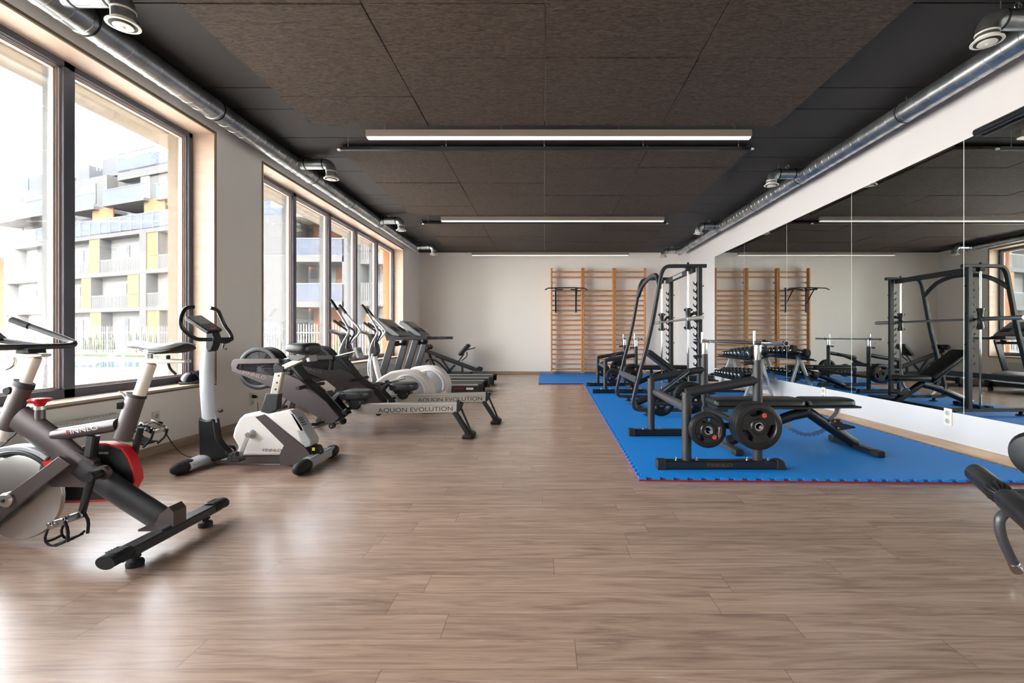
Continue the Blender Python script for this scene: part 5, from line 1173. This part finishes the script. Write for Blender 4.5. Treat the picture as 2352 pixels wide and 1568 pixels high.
# set back upper floors
OF = 2.6
def fb(x0, x1, y0, y1, o0, o1, name, m): fbox(MB(), x0, x1, y0, y1, o0, o1).obj(name, m, hB)
def up(x0, x1, y0, o0):
    t0, Y0 = onf(x0, o0); t1, Y1 = onf(x1, o0); a = A0+U*t0; b = A0+U*t1; z1 = EYE-(y0-CY)*(Y0+Y1)/2/F
    MB().prism([a+N*o0+V((0, 0, zt+.1)), b+N*o0+V((0, 0, zt+.1)), b+N*o0+V((0, 0, z1)), a+N*o0+V((0, 0, z1))], N*6).obj('upper_wall', 'housew', hB)
up(-20, 120, 440, OF); up(120, 246, 414, OF); up(246, 330, 404, OF+.8); up(330, 470, 395, OF+.3)
for q in ((10, 50, 460, 503), (87, 119, 445, 476), (188, 220, 425, 470), (186, 210, 502, 516), (10, 52, 526, 545), (88, 108, 517, 535)): fb(*q, OF-.05, OF, 'window', 'win')
for q in ((292, 323, 404, 452), (292, 328, 485, 502)): fb(*q, OF+.74, OF+.8, 'window', 'win')
fb(323, 342, 404, 458, OF+.2, OF+.3, 'curtain_window', 'curtain')
for q, o in (((212, 260, 478, 510), 1.0), ((331, 379, 456, 494), .9), ((102, 119, 490, 528), 1.0)): fb(*q, o, o+.08, 'slatted_screen', 'ochre')
for (a, b, y, o0) in ((30, 107, 492, .6), (150, 215, 478, .6), (235, 330, 460, .5), (-20, 48, 503, .8), (358, 440, 446, .6)):
    fb(a, b, y, y+7, o0, OF+.4, 'balcony_slab', 'housew'); fb(a, b, y-30, y, o0, o0+.04, 'balcony_glass', 'bglass'); fb(a, b, y-31.5, y-30, o0-.02, o0+.06, 'balcony_rail', 'rail')
for q in ((28, 65, 413, 441), (67, 122, 401, 438), (176, 205, 382, 420), (236, 272, 364, 405), (300, 356, 352, 402)): fb(*q, OF+1.6, OF+5, 'roof_box', 'houseg')
for q in ((270, 360, 345, 385), (362, 392, 352, 372)): fb(*q, OF+.3, OF+.35, 'penthouse_glass', 'bglass'); fb(q[0], q[1], q[2]-2, q[2], OF+.28, OF+.38, 'penthouse_rail', 'rail')
fb(270, 392, 386, 404, OF+.1, OF+3, 'penthouse_slab', 'housew')
for px in (223, 231): MB().tube([A0+U*onf(px, 4)[0]+N*4+V((0, 0, zat(px, 392, 4))), A0+U*onf(px, 4)[0]+N*4+V((0, 0, zat(px, 352, 4)))], .05, 6).obj('roof_antenna', 'rail', hB)
# ---- orange house left of it and the house seen through the second window
hC = thing('apartment_building', 'orange apartment house at the left edge behind the long white one', 'building', (-62, 52, GZ))
MB().bb(-75, -59.0, 50, 60, GZ, 13.0).obj('wall', 'houseo', hC)
for z in (3, 6, 9): MB().bb(-75, -58.6, 48.8, 50.1, z, z+.3).obj('balcony_slab', 'housew', hC); MB().bb(-62, -59.6, 49.95, 50, z+.5, z+2.3).obj('window', 'win', hC)
YD = 29.0
hD = thing('apartment_building', 'white and orange apartment house with glass balconies seen through the second window', 'building', (-14, YD, GZ))
def D(x0, x1, y0, y1, d0, d1, name, m):
    a, b = W(x0, y1, YD+d0), W(x1, y0, YD+d0); MB().bb(a.x, b.x, YD+d0, YD+d1, max(GZ, a.z), b.z).obj(name, m, hD)
D(560, 672, 494, 830, 0, 8, 'white_wing', 'housew'); D(560, 672, 462, 494, .1, .14, 'roof_glass', 'bglass'); D(590, 668, 476, 494, 3, 6, 'roof_planting', 'leaf')
D(672, 812, 440, 830, 2.0, 9, 'orange_wall', 'houseo'); D(786, 822, 430, 830, -.2, 4, 'white_pier', 'housew'); D(822, 905, 430, 830, 1.6, 8, 'white_wing', 'housew')
D(655, 800, 480, 497, -.5, 3, 'roof_slab', 'tan')
for (a, b, y0, y1) in ((697, 719, 523, 567), (697, 743, 619, 690), (750, 772, 612, 690), (697, 719, 716, 790), (650, 660, 553, 603), (650, 660, 655, 712), (838, 850, 560, 600), (874, 886, 600, 640), (870, 884, 710, 760)):
    o = 1.95 if 672 < a < 786 else (-.05 if a < 672 else 1.55)
    D(a, b, y0, y1, o, o+.05, 'window', 'win' if a > 672 else 'bglass')
for y in (588, 692): D(676, 790, y, y+13, -.2, 2.0, 'balcony_slab', 'housew'); D(676, 790, y-40, y, -.2, -.16, 'balcony_glass', 'bglass'); D(676, 790, y-42, y-40, -.22, -.14, 'balcony_rail', 'rail')
for y in (594, 690):
    D(820, 905, y, y+12, .2, 1.7, 'balcony_slab', 'housew'); mb = MB()
    for x in range(822, 905, 4): a = W(x, y, YD+.2); mb.box(a+V((0, 0, .55)), (.04, .04, 1.1))
    mb.obj('balcony_bars', 'rail', hD)
D(826, 848, 702, 800, 1.0, 1.6, 'ochre_panel', 'ochre')
